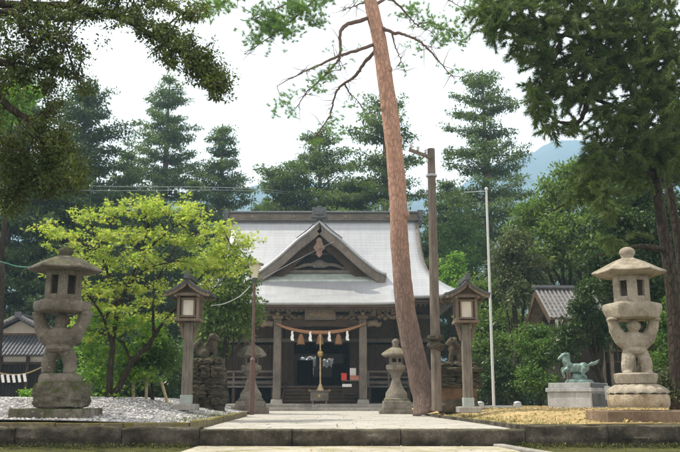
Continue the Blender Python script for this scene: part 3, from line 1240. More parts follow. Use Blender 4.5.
# ================================================================== SMALL STONE LANTERNS BY THE PORCH
def small_lantern(label, px, Y, pys, mat):
    base = at(px, 411, Y)
    t = thing('stone_lantern', label, 'stone lantern', (base.x, Y, 0), 0, 'pair of stone lanterns before the porch')
    z = lambda py: at(px, py, Y).z
    s = mpp(Y)
    top, rf0, rf1, fb, pl, st, bl, b1, b0 = pys
    b = MB()
    b.box((0, 0, z(b0 - 4.5) / 2 - .02), (33 * s, 33 * s, z(b0 - 4.5) + .04))
    b.box((0, 0, (z(b0 - 4.5) + z(b1)) / 2 + .002), (27 * s, 27 * s, z(b1) - z(b0 - 4.5)), 0, .94)
    b.build('plinth', M['lantern_pale'], t, False, bevel=.02)
    b = MB()
    b.lathe([(12 * s, z(b1) + .002), (12 * s, z(b1 - 2)), (10.6 * s, z(b1 - 3)), (10.2 * s, z(bl + 3)), (8.2 * s, z(bl)), (6.2 * s, z(bl - 3)), (4.6 * s, z(st + 3)), (3.9 * s, z(st)),
             (4.6 * s, z(st - 3)), (6.4 * s, z(pl + 1.5)), (6.5 * s, z(pl))], 20)
    b.build('stem', M['lantern_pale'], t, 'auto')
    b = MB()
    hex_solid(b, [(6 * s, z(pl + 1)), (9.6 * s, z(pl - 2.5)), (9.8 * s, z(fb + 1.5)), (8.4 * s, z(fb))], rot=R(10))
    b.build('platform', M['lantern_pale'], t, 'auto', bevel=.01)
    b = MB()
    hex_box(b, 7.0 * s, z(fb) - .01, z(rf1) + .01, .06, 5 * s, z(fb - 2), z(rf1 + 1.6), R(40))
    b.build('fire_box', M['lantern_pale'], t, False, bevel=.008)
    b = MB()
    hex_solid(b, [(7 * s, z(rf1)), (12 * s, z(rf1 + .2)), (14.2 * s, z(rf1 - 1.0)), (14.0 * s, z(rf1 - 2.6)), (9.5 * s, z(rf0 + 3.6)), (5.0 * s, z(rf0 + .8)), (3.0 * s, z(rf0))], rot=R(10), lift=.025)
    b.build('roof', M['lantern_pale'], t, 'auto', bevel=.008)
    b = MB()
    b.lathe([(3.0 * s, z(rf0 + .4)), (3.4 * s, z(rf0 - 1)), (2.4 * s, z(rf0 - 1.8)), (3.8 * s, z((rf0 + top) / 2)), (2.8 * s, z(top + 1.6)), (.3 * s, z(top))], 16)
    b.build('finial', M['lantern_pale'], t, True)
    return t


small_lantern('small stone lantern with a bell shaped stem standing behind the brown lamp post', 250.5, 28.5, (336.5, 345, 357, 365, 373, 379, 391, 401, 411.5), None)
small_lantern('small stone lantern with a mossy roof beside the leaning pine trunk, right of the porch', 396.5, 28.0, (338.5, 347, 357, 364.5, 372, 379, 390, 401, 414), None)

# ================================================================== WOODEN POST LANTERNS
def wood_lantern(label, px, Y, py_top, py_base, z_base):
    b0 = at(px, py_base, Y)
    t = thing('wooden_lantern', label, 'post lantern', (b0.x, Y, z_base), 0, 'wooden post lanterns beside the approach')
    Hh = at(px, py_top, Y).z - z_base
    g = lambda f: Hh * f              # f measured from the ground, 1 at the finial
    b = MB()
    b.box((0, 0, .05), (.52, .52, .14))
    b.build('foot_stone', M['stone_base'], t, False, bevel=.02)
    b = MB()
    b.box((0, 0, .12 + .10), (.245, .245, .20))
    b.build('foot_sleeve', M['patina'], t, False, bevel=.006)
    b = MB()
    b.box((0, 0, (.3 + g(.64)) / 2), (.22, .22, g(.64) - .3), 0, .92)
    b.build('post', M['wood_grey'], t, False, bevel=.015)
    for q in (-1, 1):
        b = MB()
        b.beam((q * .105, 0, g(.52)), (q * .21, 0, g(.645)), .09, .055)
        b.build('brace', M['wood_lantern'], t, False, bevel=.006)
    b = MB()
    z0, z1 = g(.645), g(.845)
    b.box((0, 0, z0 + .03), (.58, .58, .06))
    b.build('sill', M['wood_lantern'], t, False, bevel=.008)
    b = MB()
    w = .218
    for sx in (-1, 1):
        for sy in (-1, 1):
            b.box((sx * w, sy * w, (z0 + z1) / 2 + .02), (.065, .065, z1 - z0 - .04))
    for a in range(4):
        Mx = Matrix.Rotation(a * PI / 2, 3, 'Z')
        for zz, hh in ((z0 + .11, .05), (z1 - .10, .05)):
            b.box(Mx @ Vector((0, -w + .012, zz)), (2 * w - .07, .045, hh), a * PI / 2)
        for xx in (-.140, .140):
            b.box(Mx @ Vector((xx, -w + .014, (z0 + z1) / 2)), (.04, .04, z1 - z0 - .26), a * PI / 2)
    b.build('frame', M['wood_lantern'], t, False, bevel=.004)
    for a in range(4):
        Mx = Matrix.Rotation(a * PI / 2, 3, 'Z')
        b = MB()
        b.box(Mx @ Vector((0, -w + .03, (z0 + z1) / 2)), (.245, .012, z1 - z0 - .24), a * PI / 2)
        b.build('paper_pane', M['pane'], t)
    # curved gable roof, ridge running away from the path front
    zr0, zr1 = g(.845), g(.965)
    prof = []
    for i in range(13):
        u = -1 + 2 * i / 12
        prof.append((u * .535, zr1 - (zr1 - zr0) * (abs(u) ** .72) + .05 * abs(u) ** 5))
    b = MB()
    b.ribbon(prof, -.50, .50, .055)
    b.build('roof', M['copper'], t, False, bevel=.006)
    for yy in (-.475, .435):
        b = MB()
        b.ribbon([(x * .97, z - .057) for x, z in prof], yy, yy + .04, .07)
        b.build('bargeboard', M['wood_lantern'], t)
    b = MB()
    b.prism([(-.33, zr0 + .0), (.33, zr0 + .0), (.20, zr0 + .09), (0, zr1 - .12), (-.20, zr0 + .09)], -.26, .26)
    for yy in (-.38, .38):
        b.box((0, yy * .9, zr0 - .01), (.68, .065, .065))
    for xx in (-.26, .26):
        b.box((xx, 0, zr0 - .045), (.06, .86, .055))
    b.build('gable_frame', M['wood_lantern'], t)
    b = MB()
    b.box((0, 0, zr1 + .035), (.08, 1.04, .09))
    for yy in (-.52, .52):
        b.prism([(-.075, zr1 - .04), (.075, zr1 - .04), (.05, zr1 + .09), (.0, zr1 + .17), (-.05, zr1 + .09)], yy - .03, yy + .03)
    b.build('ridge', M['copper'], t, False, bevel=.008)
    return t


wood_lantern('wooden post lantern with curved copper roof standing in gravel beside the yellow green maple', 186, 18.5, 275.5, 407.5, .25)
wood_lantern('wooden post lantern with curved copper roof on the golden bank beside the white flagpole', 468.5, 19.0, 277, 410.5, .19)

# ================================================================== LAMP POST, UTILITY POLE, FLAGPOLE, RAIL
Y = 26.0
lb = at(251.5, 412.5, Y)
t = thing('lamp_post', 'slim brown lamp post with a funnel shaped lamp in front of the porch', 'lamp post', (lb.x, Y, -.02))
z = lambda py: at(251.5, py, Y).z + .02
b = MB()
b.tube([(0, 0, 0), (0, 0, z(361))], .082, 12)
b.lathe([(.082, z(361) - .002), (.09, z(360)), (.05, z(357.5))], 12)
b.build('sleeve', M['steel_brown'], t, 'auto')
b = MB()
b.tube([(0, 0, z(361)), (0, 0, z(282))], .048, 10)
b.build('pole', M['steel_brown'], t, 'auto')
b = MB()
b.lathe([(.055, z(283)), (.075, z(280.5)), (.09, z(279)), (.09, z(277.5))], 14)
b.build('socket', M['copper'], t, 'auto')
b = MB()
b.lathe([(.09, z(278)), (.115, z(274)), (.17, z(268.5)), (.215, z(265))], 20)
b.build('diffuser', M['lens'], t, 'auto')
b = MB()
b.lathe([(.20, z(265.3)), (.29, z(265)), (.30, z(264)), (.23, z(262.8)), (.02, z(262.2))], 20)
b.build('cap', M['stone_base'], t, 'auto')

Y = 21.5
ub = at(437, 411, Y)
ut = at(431, 149, Y)
t = thing('utility_pole', 'weathered wooden utility pole rising beside the leaning pine trunk', 'utility pole', (ub.x, Y, -.02))
b = MB()
b.tube([Vector(ub) * 1, Vector(ub).lerp(ut, .5), Vector(ut)], [.135, .125, .105], 14)
b.build('pole', M['wood_pole'], t, 'auto', world=True)
b = MB()
ca = at(430, 155, Y)
b.beam(at(432, 158, Y - .1), at(409, 149.5, Y - .1), .08, .09)
b.build('crossarm', M['wood_pole'], t, False, bevel=.006, world=True)
for px in (411, 418, 425.5):
    p = at(px, 148 + (px - 411) * .37, Y - .1)
    b = MB()
    b.lathe([(.02, 0), (.045, .02), (.03, .06), (.05, .08), (.03, .13), (.01, .14)], 10, p)
    b.build('insulator', M['white_paint'], t, 'auto', world=True)
b = MB()
b.lathe([(.14, -.03), (.155, -.02), (.155, .03), (.14, .04)], 16, at(431.5, 176, Y))
b.build('band', M['rail'], t, 'auto', world=True)
b = MB()
rock(b, at(435.5, 338, Y - .06), (.46, .42, .16), 8, .2, 4, .3, 3)
rock(b, at(434.5, 345, Y - .06), (.38, .38, .20), 9, .2, 4, .3, 3)
rock(b, at(439, 347, Y - .04), (.30, .30, .22), 12, .2, 4, .3, 3)
b.build('moss_clump', M['dark_rock'], t, True, world=True)

Y = 27.0
fb, ft = at(494, 409.5, Y), at(486.3, 190.5, Y)
fb.z = -.02
t = thing('flagpole', 'tall thin white flagpole with a short arm at its top', 'flagpole', fb)
b = MB()
b.tube([fb, ft], [.050, .038], 12)
b.build('pole', M['white_paint'], t, 'auto', world=True)
b = MB()
b.beam(at(464, 192.2, Y), at(486, 191.2, Y), .028, .028)
b.build('arm', M['rail'], t, False, world=True)
b = MB()
b.ell(at(486.3, 189, Y), (.06, .06, .07), 10)
b.build('finial', M['white_paint'], t, True, world=True)

Y = 25.5
a0, a1 = at(480, 405, Y), at(517.5, 405, Y)
t = thing('low_railing', 'low pale railing between two short posts at the foot of the flagpole', 'railing', (a0.x, Y, 0))
for p in (a0, a1):
    b = MB()
    zt = at(480, 403.5, Y).z
    b.box((p.x, Y, zt / 2), (.22, .22, zt))
    b.lathe([(.13, zt + .002), (.10, zt + .05), (.01, zt + .07)], 12, (p.x, Y, 0))
    b.build('post', M['rail'], t, False, bevel=.02, world=True)
b = MB()
zz = at(480, 407, Y).z
b.beam((a0.x + .12, Y, zz), (a1.x - .12, Y, zz), .06, .08)
b.build('rail', M['rail'], t, False, bevel=.01, world=True)

# ================================================================== GUARDIAN LIONS ON LAYERED ROCK PEDESTALS
def lion(mb, s=1.0):
    """seated guardian lion facing +x, base at z=0, about .9 m high"""
    mb.ell((-.20, 0, .22), (.24, .20, .22))
    mb.ell((-.02, 0, .38), (.22, .17, .24), rot=Matrix.Rotation(R(-35), 3, 'Y'))
    mb.ell((.12, 0, .48), (.15, .17, .20))
    for q in (-1, 1):
        mb.tube(curve([(.12, q * .11, .48), (.19, q * .12, .25), (.20, q * .12, .04)], 6), lin(.085, .06, 7), 10)
        mb.ell((.24, q * .12, .035), (.09, .065, .045))
        mb.ell((-.14, q * .17, .17), (.17, .08, .16))
        mb.ell((.02, q * .19, .04), (.14, .06, .045))
        mb.ell((.17, q * .13, .83), (.045, .03, .07))
        for a in range(4):
            mb.ell((.05 - a * .035, q * .15, .76 - a * .08), (.065, .055, .065))
    mb.ell((.15, 0, .70), (.16, .15, .15))
    mb.ell((.28, 0, .655), (.085, .10, .075))
    mb.ell((.34, 0, .695), (.03, .05, .03))
    mb.ell((.26, 0, .745), (.05, .11, .03))
    for a in range(5):
        an = R(40 + a * 35)
        mb.ell((.06, math.cos(an) * .14, .72 + math.sin(an) * .12), (.09, .055, .055))
    mb.tube(curve([(-.36, 0, .2), (-.47, 0, .42), (-.36, 0, .64), (-.40, 0, .74)], 8), [.06, .075, .09, .1, .11, .10, .085, .06, .02], 10)
    mb.v = [(x * s, y * s, z * s) for x, y, z in mb.v]


def layered(t, X, Yc, z0, z1, w0, w1, n, seed, mat):
    random.seed(seed)
    zz = z0
    for i in range(n):
        f = i / (n - 1)
        h = (z1 - z0) / n
        w = w0 + (w1 - w0) * f + random.uniform(-.10, .10)
        b = MB()
        kx = random.randint(2, 3)
        xx = -w / 2
        for j in range(kx):
            l = w / kx * random.uniform(.85, 1.15) if j < kx - 1 else w / 2 - xx
            rock(b, (X + xx + l / 2 + random.uniform(-.02, .02), Yc + random.uniform(-.05, .05), zz + h / 2), (l * 1.22, w * 1.05, h * 1.28), seed + i * 5 + j, .72, 4, .20, 2.2)
            xx += l
        b.build('rock_course', mat, t, True, world=True)
        zz += h


Y = 23.0
lc = at(207, 408, Y)
t = thing('rock_pedestal', 'dark layered rock pedestal under the left guardian lion, in shade beside the left post lantern', 'pedestal', (lc.x, Y, -.02))
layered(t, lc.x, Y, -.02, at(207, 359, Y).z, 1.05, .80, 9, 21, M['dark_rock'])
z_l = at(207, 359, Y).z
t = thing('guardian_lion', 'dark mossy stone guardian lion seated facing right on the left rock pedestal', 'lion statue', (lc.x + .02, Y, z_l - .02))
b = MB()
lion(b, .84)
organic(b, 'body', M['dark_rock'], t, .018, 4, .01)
Y = 22.8
rc = at(459, 408, Y)
t = thing('rock_pedestal', 'layered rock pedestal with an orange brown lower block beside the utility pole', 'pedestal', (rc.x, Y, 0))
zt = at(457, 363, Y).z
zb = at(457, 388, Y).z
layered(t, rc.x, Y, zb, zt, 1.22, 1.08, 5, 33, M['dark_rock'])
b = MB()
b.box((rc.x - .05, Y, (zb + at(457, 402, Y).z) / 2), (.98, .95, zb - at(457, 402, Y).z))
b.build('lower_block', stone_mat('orange brown block', (.06, .038, .024), (.14, .085, .05), (.21, .135, .085), moss_amt=.2), t, False, bevel=.03, world=True)
b = MB()
rock(b, (rc.x - .05, Y, at(457, 406, Y).z), (1.3, 1.25, .5), 77, .7, 4, .12)
b.build('foot_rock', M['dark_rock'], t, True, world=True)
t = thing('guardian_lion', 'brown mossy stone guardian lion seated facing left on the right rock pedestal', 'lion statue', (rc.x - .03, Y, zt - .02))
b = MB()
lion(b, .84)
b.v = [(-x, y, z) for x, y, z in b.v]
organic(b, 'body', stone_mat('brown lion stone', (.04, .032, .022), (.09, .072, .053), (.16, .13, .10), moss_amt=.6), t, .018, 4, .01)

# ================================================================== BRONZE HORSE ON A GRANITE PEDESTAL
Y = 26.0
hb = at(579, 408, Y)
t = thing('granite_pedestal', 'two tier cut granite pedestal carrying the green bronze horse', 'pedestal', (hb.x, Y, .0), R(-38))
zz = lambda py: at(575, py, 25.5).z
b = MB()
b.box((0, .05, (zz(392) + .0) / 2), (1.40, 1.64, zz(392)))
b.build('base_block', M['pedestal'], t, False, bevel=.015)
b = MB()
b.box((0, .05, (zz(392) + zz(388)) / 2 + .002), (1.48, 1.72, zz(388) - zz(392)))
b.build('moulding', M['pedestal'], t, False, bevel=.012)
b = MB()
b.box((0, .05, (zz(388) + zz(383)) / 2 + .004), (1.34, 1.58, zz(383) - zz(388)))
b.build('cap_block', M['pedestal'], t, False, bevel=.012)
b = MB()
b.box((.712, .05, zz(400)), (.02, 1.40, zz(394) - zz(407)))  # dark plates added to deepen the shade on the side away from the sun
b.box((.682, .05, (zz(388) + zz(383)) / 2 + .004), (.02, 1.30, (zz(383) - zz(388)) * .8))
b.build('shade_plate', plain_mat('dark shade plate', (.035, .036, .04), .3, 0, .5, .3, 20), t, False, bevel=.006)
zh = zz(383) + .0
t = thing('horse_statue', 'green bronze rearing horse statue with flowing tail on the granite pedestal', 'horse statue', (hb.x, Y, zh), R(-8))
b = MB()
b.ell((-.02, 0, .52), (.36, .155, .165), 18)
b.ell((.24, 0, .53), (.19, .17, .185), 16)
b.ell((-.26, 0, .56), (.17, .155, .18), 16)
b.tube(curve([(-.28, 0, .60), (-.37, 0, .78), (-.38, 0, .92)], 8), lin(.155, .08, 9), 12)
b.tube(curve([(-.36, 0, .97), (-.46, 0, .93), (-.60, 0, .82)], 6), [.085, .09, .085, .075, .062, .055, .045], 12)
b.ell((-.585, 0, .825), (.05, .045, .045))
for q in (-1, 1):
    b.tube([(-.36, q * .045, .99), (-.35, q * .05, 1.09)], [.03, .006], 8)
    # forelegs raised and folded back at the wrist
    b.tube(curve([(-.30, q * .09, .50), (-.50, q * .10, .44 + q * .05)], 4), lin(.08, .048, 5), 10)
    b.tube(curve([(-.50, q * .10, .44 + q * .05), (-.43, q * .10, .28 + q * .05), (-.47, q * .10, .22 + q * .05)], 5), lin(.046, .035, 6), 10)
    # hind legs: thigh forward, hock behind, shank to the ground
    b.tube(curve([(.26, q * .09, .50), (.14, q * .11, .32)], 4), lin(.13, .075, 5), 10)
    b.tube(curve([(.14, q * .11, .32), (.30, q * .11, .20)], 4), lin(.07, .045, 5), 10)
    b.tube(curve([(.30, q * .11, .20), (.27, q * .11, .04)], 4), lin(.044, .036, 5), 10)
    b.ell((.25, q * .11, .03), (.06, .045, .035))
for i in range(6):
    f = i / 5
    b.ell((-.33 + .02 * f + .06, 0, 1.0 - .38 * f), (.075, .03, .06))
b.tube(curve([(.40, 0, .60), (.52, 0, .66), (.66, 0, .70), (.80, 0, .82)], 8), [.04, .055, .065, .07, .065, .06, .05, .035, .01], 10)
b.v = [(x * .92, y * .92, z * .92) for x, y, z in b.v]
organic(b, 'body', M['bronze'], t, .013, 3, .004)
b = MB()
rock(b, (.06, 0, .03), (.95, .5, .22), 5, .4, 4, .12)
rock(b, (.02, 0, .16), (.42, .3, .34), 6, .2, 4, .15)
organic(b, 'bronze_ground', M['bronze'], t, .018, 3, .004)
t = thing('notice_board', 'small pale notice board standing at the right edge of the granite pedestal', 'sign', at(607, 408, 25.6))
b = MB()
p = at(607.5, 393, 25.6)
b.box(p, (.16, .03, .42), R(-20))
b.build('board', M['white_paint'], t, False, bevel=.004, world=True)
b = MB()
b.tube([(p.x, p.y + .03, 0), (p.x, p.y + .03, p.z + .1)], .02, 8)
b.build('leg', M['rail'], t, 'auto', world=True)

# ================================================================== SHRINE HALL
XC = at(320, 400, 37.5).x
SH = thing('shrine_hall', 'dark timber shrine hall with a silver grey curved roof and a triangular front gable', 'shrine', (XC, 37.5, 0))


def sheet(name, rows, mat, parent, th=.12, off=(0, 0, 0), uscale=1.0, loop=False):
    """grid of points with a uv in metres, given a thickness; rows run down the slope"""
    V, Fc, UV = [], [], []
    nr, nc = len(rows), len(rows[0])
    vv = [0.0] * nc
    for i, r in enumerate(rows):
        uu = 0
        for j, p in enumerate(r):
            if i:
                vv[j] += (Vector(p) - Vector(rows[i - 1][j])).length
            V.append(Vector(p) - Vector(off))
            UV.append(((Vector(p) - Vector(r[nc // 2])).length * (1 if j >= nc // 2 else -1), vv[nc // 2] if True else vv[j]))
    for i in range(nr - 1):
        for j in range(nc - 1):
            k = i * nc + j
            Fc.append((k, k + nc, k + nc + 1, k + 1))
    me = bpy.data.meshes.new(name)
    me.from_pydata([tuple(p) for p in V], [], Fc)
    uvl = me.uv_layers.new(name='UVMap')
    for l in me.loops:
        uvl.data[l.index].uv = UV[l.vertex_index]
    up = sum((p.normal.z for p in me.polygons))
    if up < 0:
        me.flip_normals()
    o = link(name, me, mat, parent, True)
    md = o.modifiers.new('t', 'SOLIDIFY')
    md.thickness = th
    md.offset = -1
    return o


oy = 37.5
PR = [(44, 10.42), (43, 9.02), (42, 7.82), (41, 6.85), (40.2, 6.22), (39.6, 5.80), (39, 5.44)]
prof = curve([(y_, 0, z_) for y_, z_ in PR], 26)
HIP = 40.85


def halfw(Yv):
    if Yv >= HIP:
        return 5.22 + .42 * ((44 - Yv) / (44 - HIP)) ** 4
    return 5.64 + 1.28 * ((HIP - Yv) / (HIP - 39)) ** .95


for side in (0, 1):
    rows = []
    for q in prof:
        w = halfw(q.x)
        t_ = (44 - q.x) / 5
        r = []
        for j in range(29):
            f = -1 + 2 * j / 28
            yy = q.x if side == 0 else 88 - q.x
            r.append((f * w, yy - oy, q.z + .28 * abs(f) ** 9 * t_ ** 5))
        rows.append(r)
    sheet('main_roof' if side == 0 else 'rear_roof', rows, M['roof'], SH, .17)
for sx in (-1, 1):
    rows = []
    for q in prof:
        if q.x > HIP + .05:
            continue
        t_ = (44 - q.x) / 5
        r = []
        for j in range(15):
            f = j / 14
            yy = q.x + (88 - 2 * q.x) * f
            r.append((sx * (halfw(q.x) - .002), yy - oy, q.z - .004 + .28 * abs(2 * f - 1) ** 9 * t_ ** 5))
        rows.append(r)
    sheet('side_roof', rows, M['roof'], SH, .17)
    b = MB()
    V = [(sx * 5.0, yy - oy, zz_) for yy, zz_ in [(41, 6.5), (47, 6.5), (46, 7.75), (45, 8.9), (44, 10.2), (43, 8.9), (42, 7.75)]]
    V2 = [(x - sx * .1, y, z) for x, y, z in V]
    n_ = len(V)
    b.add(V + V2, [tuple(range(n_)), tuple(range(n_, 2 * n_))] + [(k, (k + 1) % n_, n_ + (k + 1) % n_, n_ + k) for k in range(n_)])
    b.build('gable_wall', M['wood_dark'], SH)
    for d_ in (0, 1):
        pts = []
        for q in prof:
            if q.x >= HIP - .1:
                yy = q.x if d_ == 0 else 88 - q.x
                pts.append((sx * (halfw(q.x) + .01), yy - oy, q.z - .13))
        b = MB()
        b.tube(pts, .13, 6)
        b.build('bargeboard', M['wood_grey'], SH, True)

# ridge with its end ornaments
b = MB()
b.box((0, 6.5, 10.52), (10.7, .42, .42))
b.box((0, 6.5, 10.335), (10.74, .56, .06))
ridge = b.build('ridge', M['wood_grey_x'], SH, False, bevel=.01)
b = MB()
b.box((0, 6.5, 10.765), (10.95, .62, .07))
b.lathe([(.1, -5.42), (.1, 5.42)], 10)
b.v[-20:] = [(z, 6.5 + x, 10.81 + y) for x, y, z in b.v[-20:]]
b.build('ridge_cap', M['copper'], ridge, False, bevel=.01)
b0 = at(294, 220, 43.7)
for px in (252, 294, 346, 388):
    p = at(px, 219.5, 43.76)
    b = MB()
    b.lathe([(.10, -.03), (.10, .02), (.07, .035), (.02, .03)], 14)
    b.v = [(x + p.x - XC, 6.5 - .225 - z, 10.53 + y) for x, y, z in b.v]
    b.build('crest', M['carving'], ridge, 'auto')
for sx in (-1, 1):
    b = MB()
    for kz, (w_, h_, zc) in enumerate([(.20, .50, 10.50), (.26, .30, 10.66), (.32, .10, 10.86), (.24, .14, 10.20), (.20, .16, 10.05)]):
        b.box((sx * (5.45 - .012 * kz), 6.5, zc), (w_, .72 - .05 * kz, h_))
    b.build('ridge_ornament', M['copper'], ridge, False, bevel=.012)

# porch roof reaching forward over the entrance
PP = [(39.75, 5.86), (39.2, 5.545), (38.4, 5.27), (37.5, 5.03), (36.5, 4.84)]
pp = curve([(y_, 0, z_) for y_, z_ in PP], 12)
WP = 3.72
rows = [[(WP * (-1 + 2 * j / 20) * 1.0, q.x - oy, q.z + .05 * abs(-1 + 2 * j / 20) ** 6) for j in range(21)] for q in pp]
sheet('porch_roof', rows, M['roof'], SH, .13)
b = MB()
b.box((0, 36.56 - oy, 4.655), (WP * 2 - .04, .06, .10))
b.box((0, 36.62 - oy, 4.56), (WP * 2 - .16, .08, .085))
b.build('eave_board', M['wood_dark_x'], SH, False, bevel=.008)
b = MB()
b.box((0, 39.10 - oy, 5.20), (13.3, .06, .10))
b.box((0, 39.16 - oy, 5.11), (13.0, .08, .08))
b.build('eave_board', M['wood_dark_x'], SH, False, bevel=.008)
b = MB()
x = -WP + .12
while x < WP - .1:
    b.beam((x, 36.68 - oy, 4.50), (x, 39.4 - oy, 5.18), .085, .10)
    x += .21
b.build('porch_rafters', M['wood_grey'], SH)
b = MB()
x = -6.4
while x < 6.45:
    b.beam((x, 39.22 - oy, 5.02), (x, 41.3 - oy, 5.82), .085, .10)
    x += .23
b.build('main_rafters', M['wood_grey'], SH)
b = MB()
b.beam((0, 36.75 - oy, 4.60), (0, 39.5 - oy, 5.29), WP * 2 - .2, .03)
b.beam((0, 39.25 - oy, 5.11), (0, 41.4 - oy, 5.93), 13.0, .03)
b.build('soffit', M['wood_dark'], SH)

# front gable (dormer) with its bargeboards, pendant and carved panel
ga = at(319.5, 220.5, 40.4)
GX = ga.x - XC
hp = [(0, 0), (.55, .54), (1.15, 1.0), (2.05, 1.86 - .02), (2.94, 2.56), (3.45, 2.80)]
half = curve([(x, 0, -z) for x, z in hp], 16)
dprof = [(-p.x, ga.z + p.z) for p in reversed(half)] + [(p.x, ga.z + p.z) for p in half[1:]]
rows = []
for (x, z_) in dprof:
    rows.append([(GX + x, 40.2 - oy + (44.1 - 40.2) * j / 8, z_) for j in range(9)])
sheet('gable_roof', rows, M['roof'], SH, .12)
dl = [(GX + x, z_ - .135) for x, z_ in dprof]
b = MB()
b.ribbon(dl, 40.27 - oy, 40.37 - oy, .42)
b.build('gable_bargeboard', M['wood_grey'], SH, 'auto')
b = MB()
b.ribbon([(GX + x * 1.0, z_ - .56) for x, z_ in dprof[2:-2]], 40.42 - oy, 40.50 - oy, .10)
b.build('gable_bargeboard', M['carving'], SH, 'auto')
b = MB()
b.ribbon([(GX + x * .97, z_ - .62) for x, z_ in dprof[3:-3]], 40.75 - oy, 40.83 - oy, .40)
b.build('inner_bargeboard', M['wood_dark'], SH, 'auto')
b = MB()
pl = [(GX + x * .95, z_ - .35) for x, z_ in dprof]
b.prism(pl + [(GX + 3.2, 6.3), (GX - 3.2, 6.3)], 41.25 - oy, 41.32 - oy)
b.build('gable_panel', M['dark_inside'], SH)
zt = at(319, 271.5, 40.9).z
b = MB()
b.box((GX, 41.0 - oy, zt), (4.9, .16, .16))
b.box((GX, 41.05 - oy, zt - .20), (5.8, .14, .14))
b.build('gable_beam', M['wood_grey_x'], SH, False, bevel=.01)
b = MB()
zc = zt + .30
for q in (-1, 1):
    for i in range(9):
        f = i / 8
        a = f * 5.5
        b.ell((GX + q * (.18 + 1.5 * f), 41.05 - oy, zc - .06 * f + .10 * math.sin(a)), (.20, .06, .10 * (1 - .5 * f)), 10)
    b.tube(curve([(GX + q * .1, 41.02 - oy, zc + .22), (GX + q * .7, 41.02 - oy, zc + .02), (GX + q * 1.8, 41.02 - oy, zc - .18)], 8), lin(.07, .04, 9), 8)
b.ell((GX, 41.03 - oy, zc + .12), (.28, .07, .22), 12)
b.build('carved_panel', M['wood_grey'], SH, True)
b = MB()
b.box((GX, 41.08 - oy, zt + .95), (2.7, .12, .13))
b.box((GX, 41.08 - oy, zt + 1.25), (.16, .12, .7))
b.build('gable_strut', M['wood_dark_x'], SH, False, bevel=.01)
p0 = at(319.5, 246, 40.3)
b = MB()
pend = [(0, -.62), (.10, -.55), (.16, -.42), (.14, -.28), (.24, -.22), (.30, -.08), (.22, .02), (.16, .12), (.13, .34), (0, .42)]
poly = pend + [(-x, z) for x, z in reversed(pend[1:-1])]
b.prism([(GX + x, p0.z + z) for x, z in poly], 40.14 - oy, 40.26 - oy)
b.ell((GX, 40.12 - oy, p0.z - .12), (.11, .06, .11), 12)
b.build('gable_pendant', wood_mat('reddish brown pendant', (.13, .085, .06), (.27, .19, .14)), SH, False, bevel=.012)
# apex ornament
b = MB()
zb = ga.z
orn = [(-.46, .02), (-.42, .22), (-.36, .28), (-.34, .50), (-.40, .60), (-.30, .66), (-.16, .60), (-.10, .72), (.10, .72), (.16, .60), (.30, .66), (.40, .60), (.34, .50), (.36, .28), (.42, .22), (.46, .02)]
b.prism([(GX + x, zb + z) for x, z in orn], 40.10 - oy, 40.34 - oy)
b.box((GX, 40.08 - oy, zb + .36), (.40, .08, .26))
b.box((GX, 40.09 - oy, zb + .12), (.74, .10, .10))
b.build('gable_ornament', M['copper'], SH, False, bevel=.02)
for q in (-1, 1):
    b = MB()
    b.ribbon([(GX + q * x, ga.z - z + .10) for x, z in [(.30, .28), (.6, .58), (.95, .84), (1.18, 1.02)]], 40.3 - oy, 40.52 - oy, .17)
    b.build('gable_rib', M['copper'], SH, 'auto')
b = MB()
b.box((GX, (40.3 + 44) / 2 - oy, ga.z + .10), (.34, 3.6, .26))
b.build('gable_ridge', M['copper'], SH, False, bevel=.02)
# green stained flashing under the gable, lying on the roof
rows = []
for yv in (41.15, 40.9, 40.6, 40.35):
    q = np.interp(yv, [p.x for p in reversed(prof)], [p.z for p in reversed(prof)])
    rows.append([(GX + 3.25 * (-1 + j / 6), yv - oy, q + .025) for j in range(13)])
sheet('flashing', rows, M['patina'], SH, .02)

# platform, columns, beams of the porch
b = MB()
b.box((0, 43.2 - oy, .135), (13.6, 14.0, .31))
b.box((0, 36.0 - oy, .055), (7.6, .8, .15))
b.build('stone_platform', M['stone_base'], SH, False, bevel=.02)
zs = .29
zbm = 3.72
for sx in (-1, 1):
    b = MB()
    b.box((sx * 1.98, 0, zs + .10), (.56, .56, .20), 0, .86)
    b.build('column_base', M['stone_base'], SH, False, bevel=.02)
    b = MB()
    b.box((sx * 1.98, 0, (zs + .2 + 4.15) / 2), (.36, .36, 4.15 - zs - .2))
    b.build('column', M['wood_grey'], SH, False, bevel=.035)
    b = MB()
    zq = 4.15
    b.box((sx * 1.98, 0, zq + .08), (.46, .46, .16), 0, 1.15)
    b.box((sx * 1.98, 0, zq + .21), (1.25, .16, .13))
    b.box((sx * 1.98, -.02, zq + .215), (.17, 1.1, .12))
    for q in (-.5, 0, .5):
        b.box((sx * 1.98 + q, 0, zq + .33), (.24, .24, .12), 0, 1.15)
    b.build('bracket', M['carving'], SH, False, bevel=.012)
    b = MB()
    b.tube(curve([(sx * 2.18, 0, 3.93), (sx * 2.5, 0, 3.98), (sx * 2.72, 0, 3.90), (sx * 2.85, 0, 4.04)], 8), [.15, .15, .15, .14, .13, .13, .11, .08, .03], 10)
    b.ell((sx * 2.58, 0, 4.04), (.12, .14, .12))
    b.build('beam_nose', M['carving'], SH, True)
    b = MB()
    b.tube(curve([(sx * 1.98, .2, 3.72), (sx * 1.98, 1.6, 4.25), (sx * 1.98, 3.5, 4.35)], 10), .14, 8)
    b.build('bent_beam', M['wood_dark'], SH, True)
b = MB()
arc = [(-1.80 + 3.6 * i / 12, zbm + .10 * (1 - ((i - 6) / 6) ** 2)) for i in range(13)]
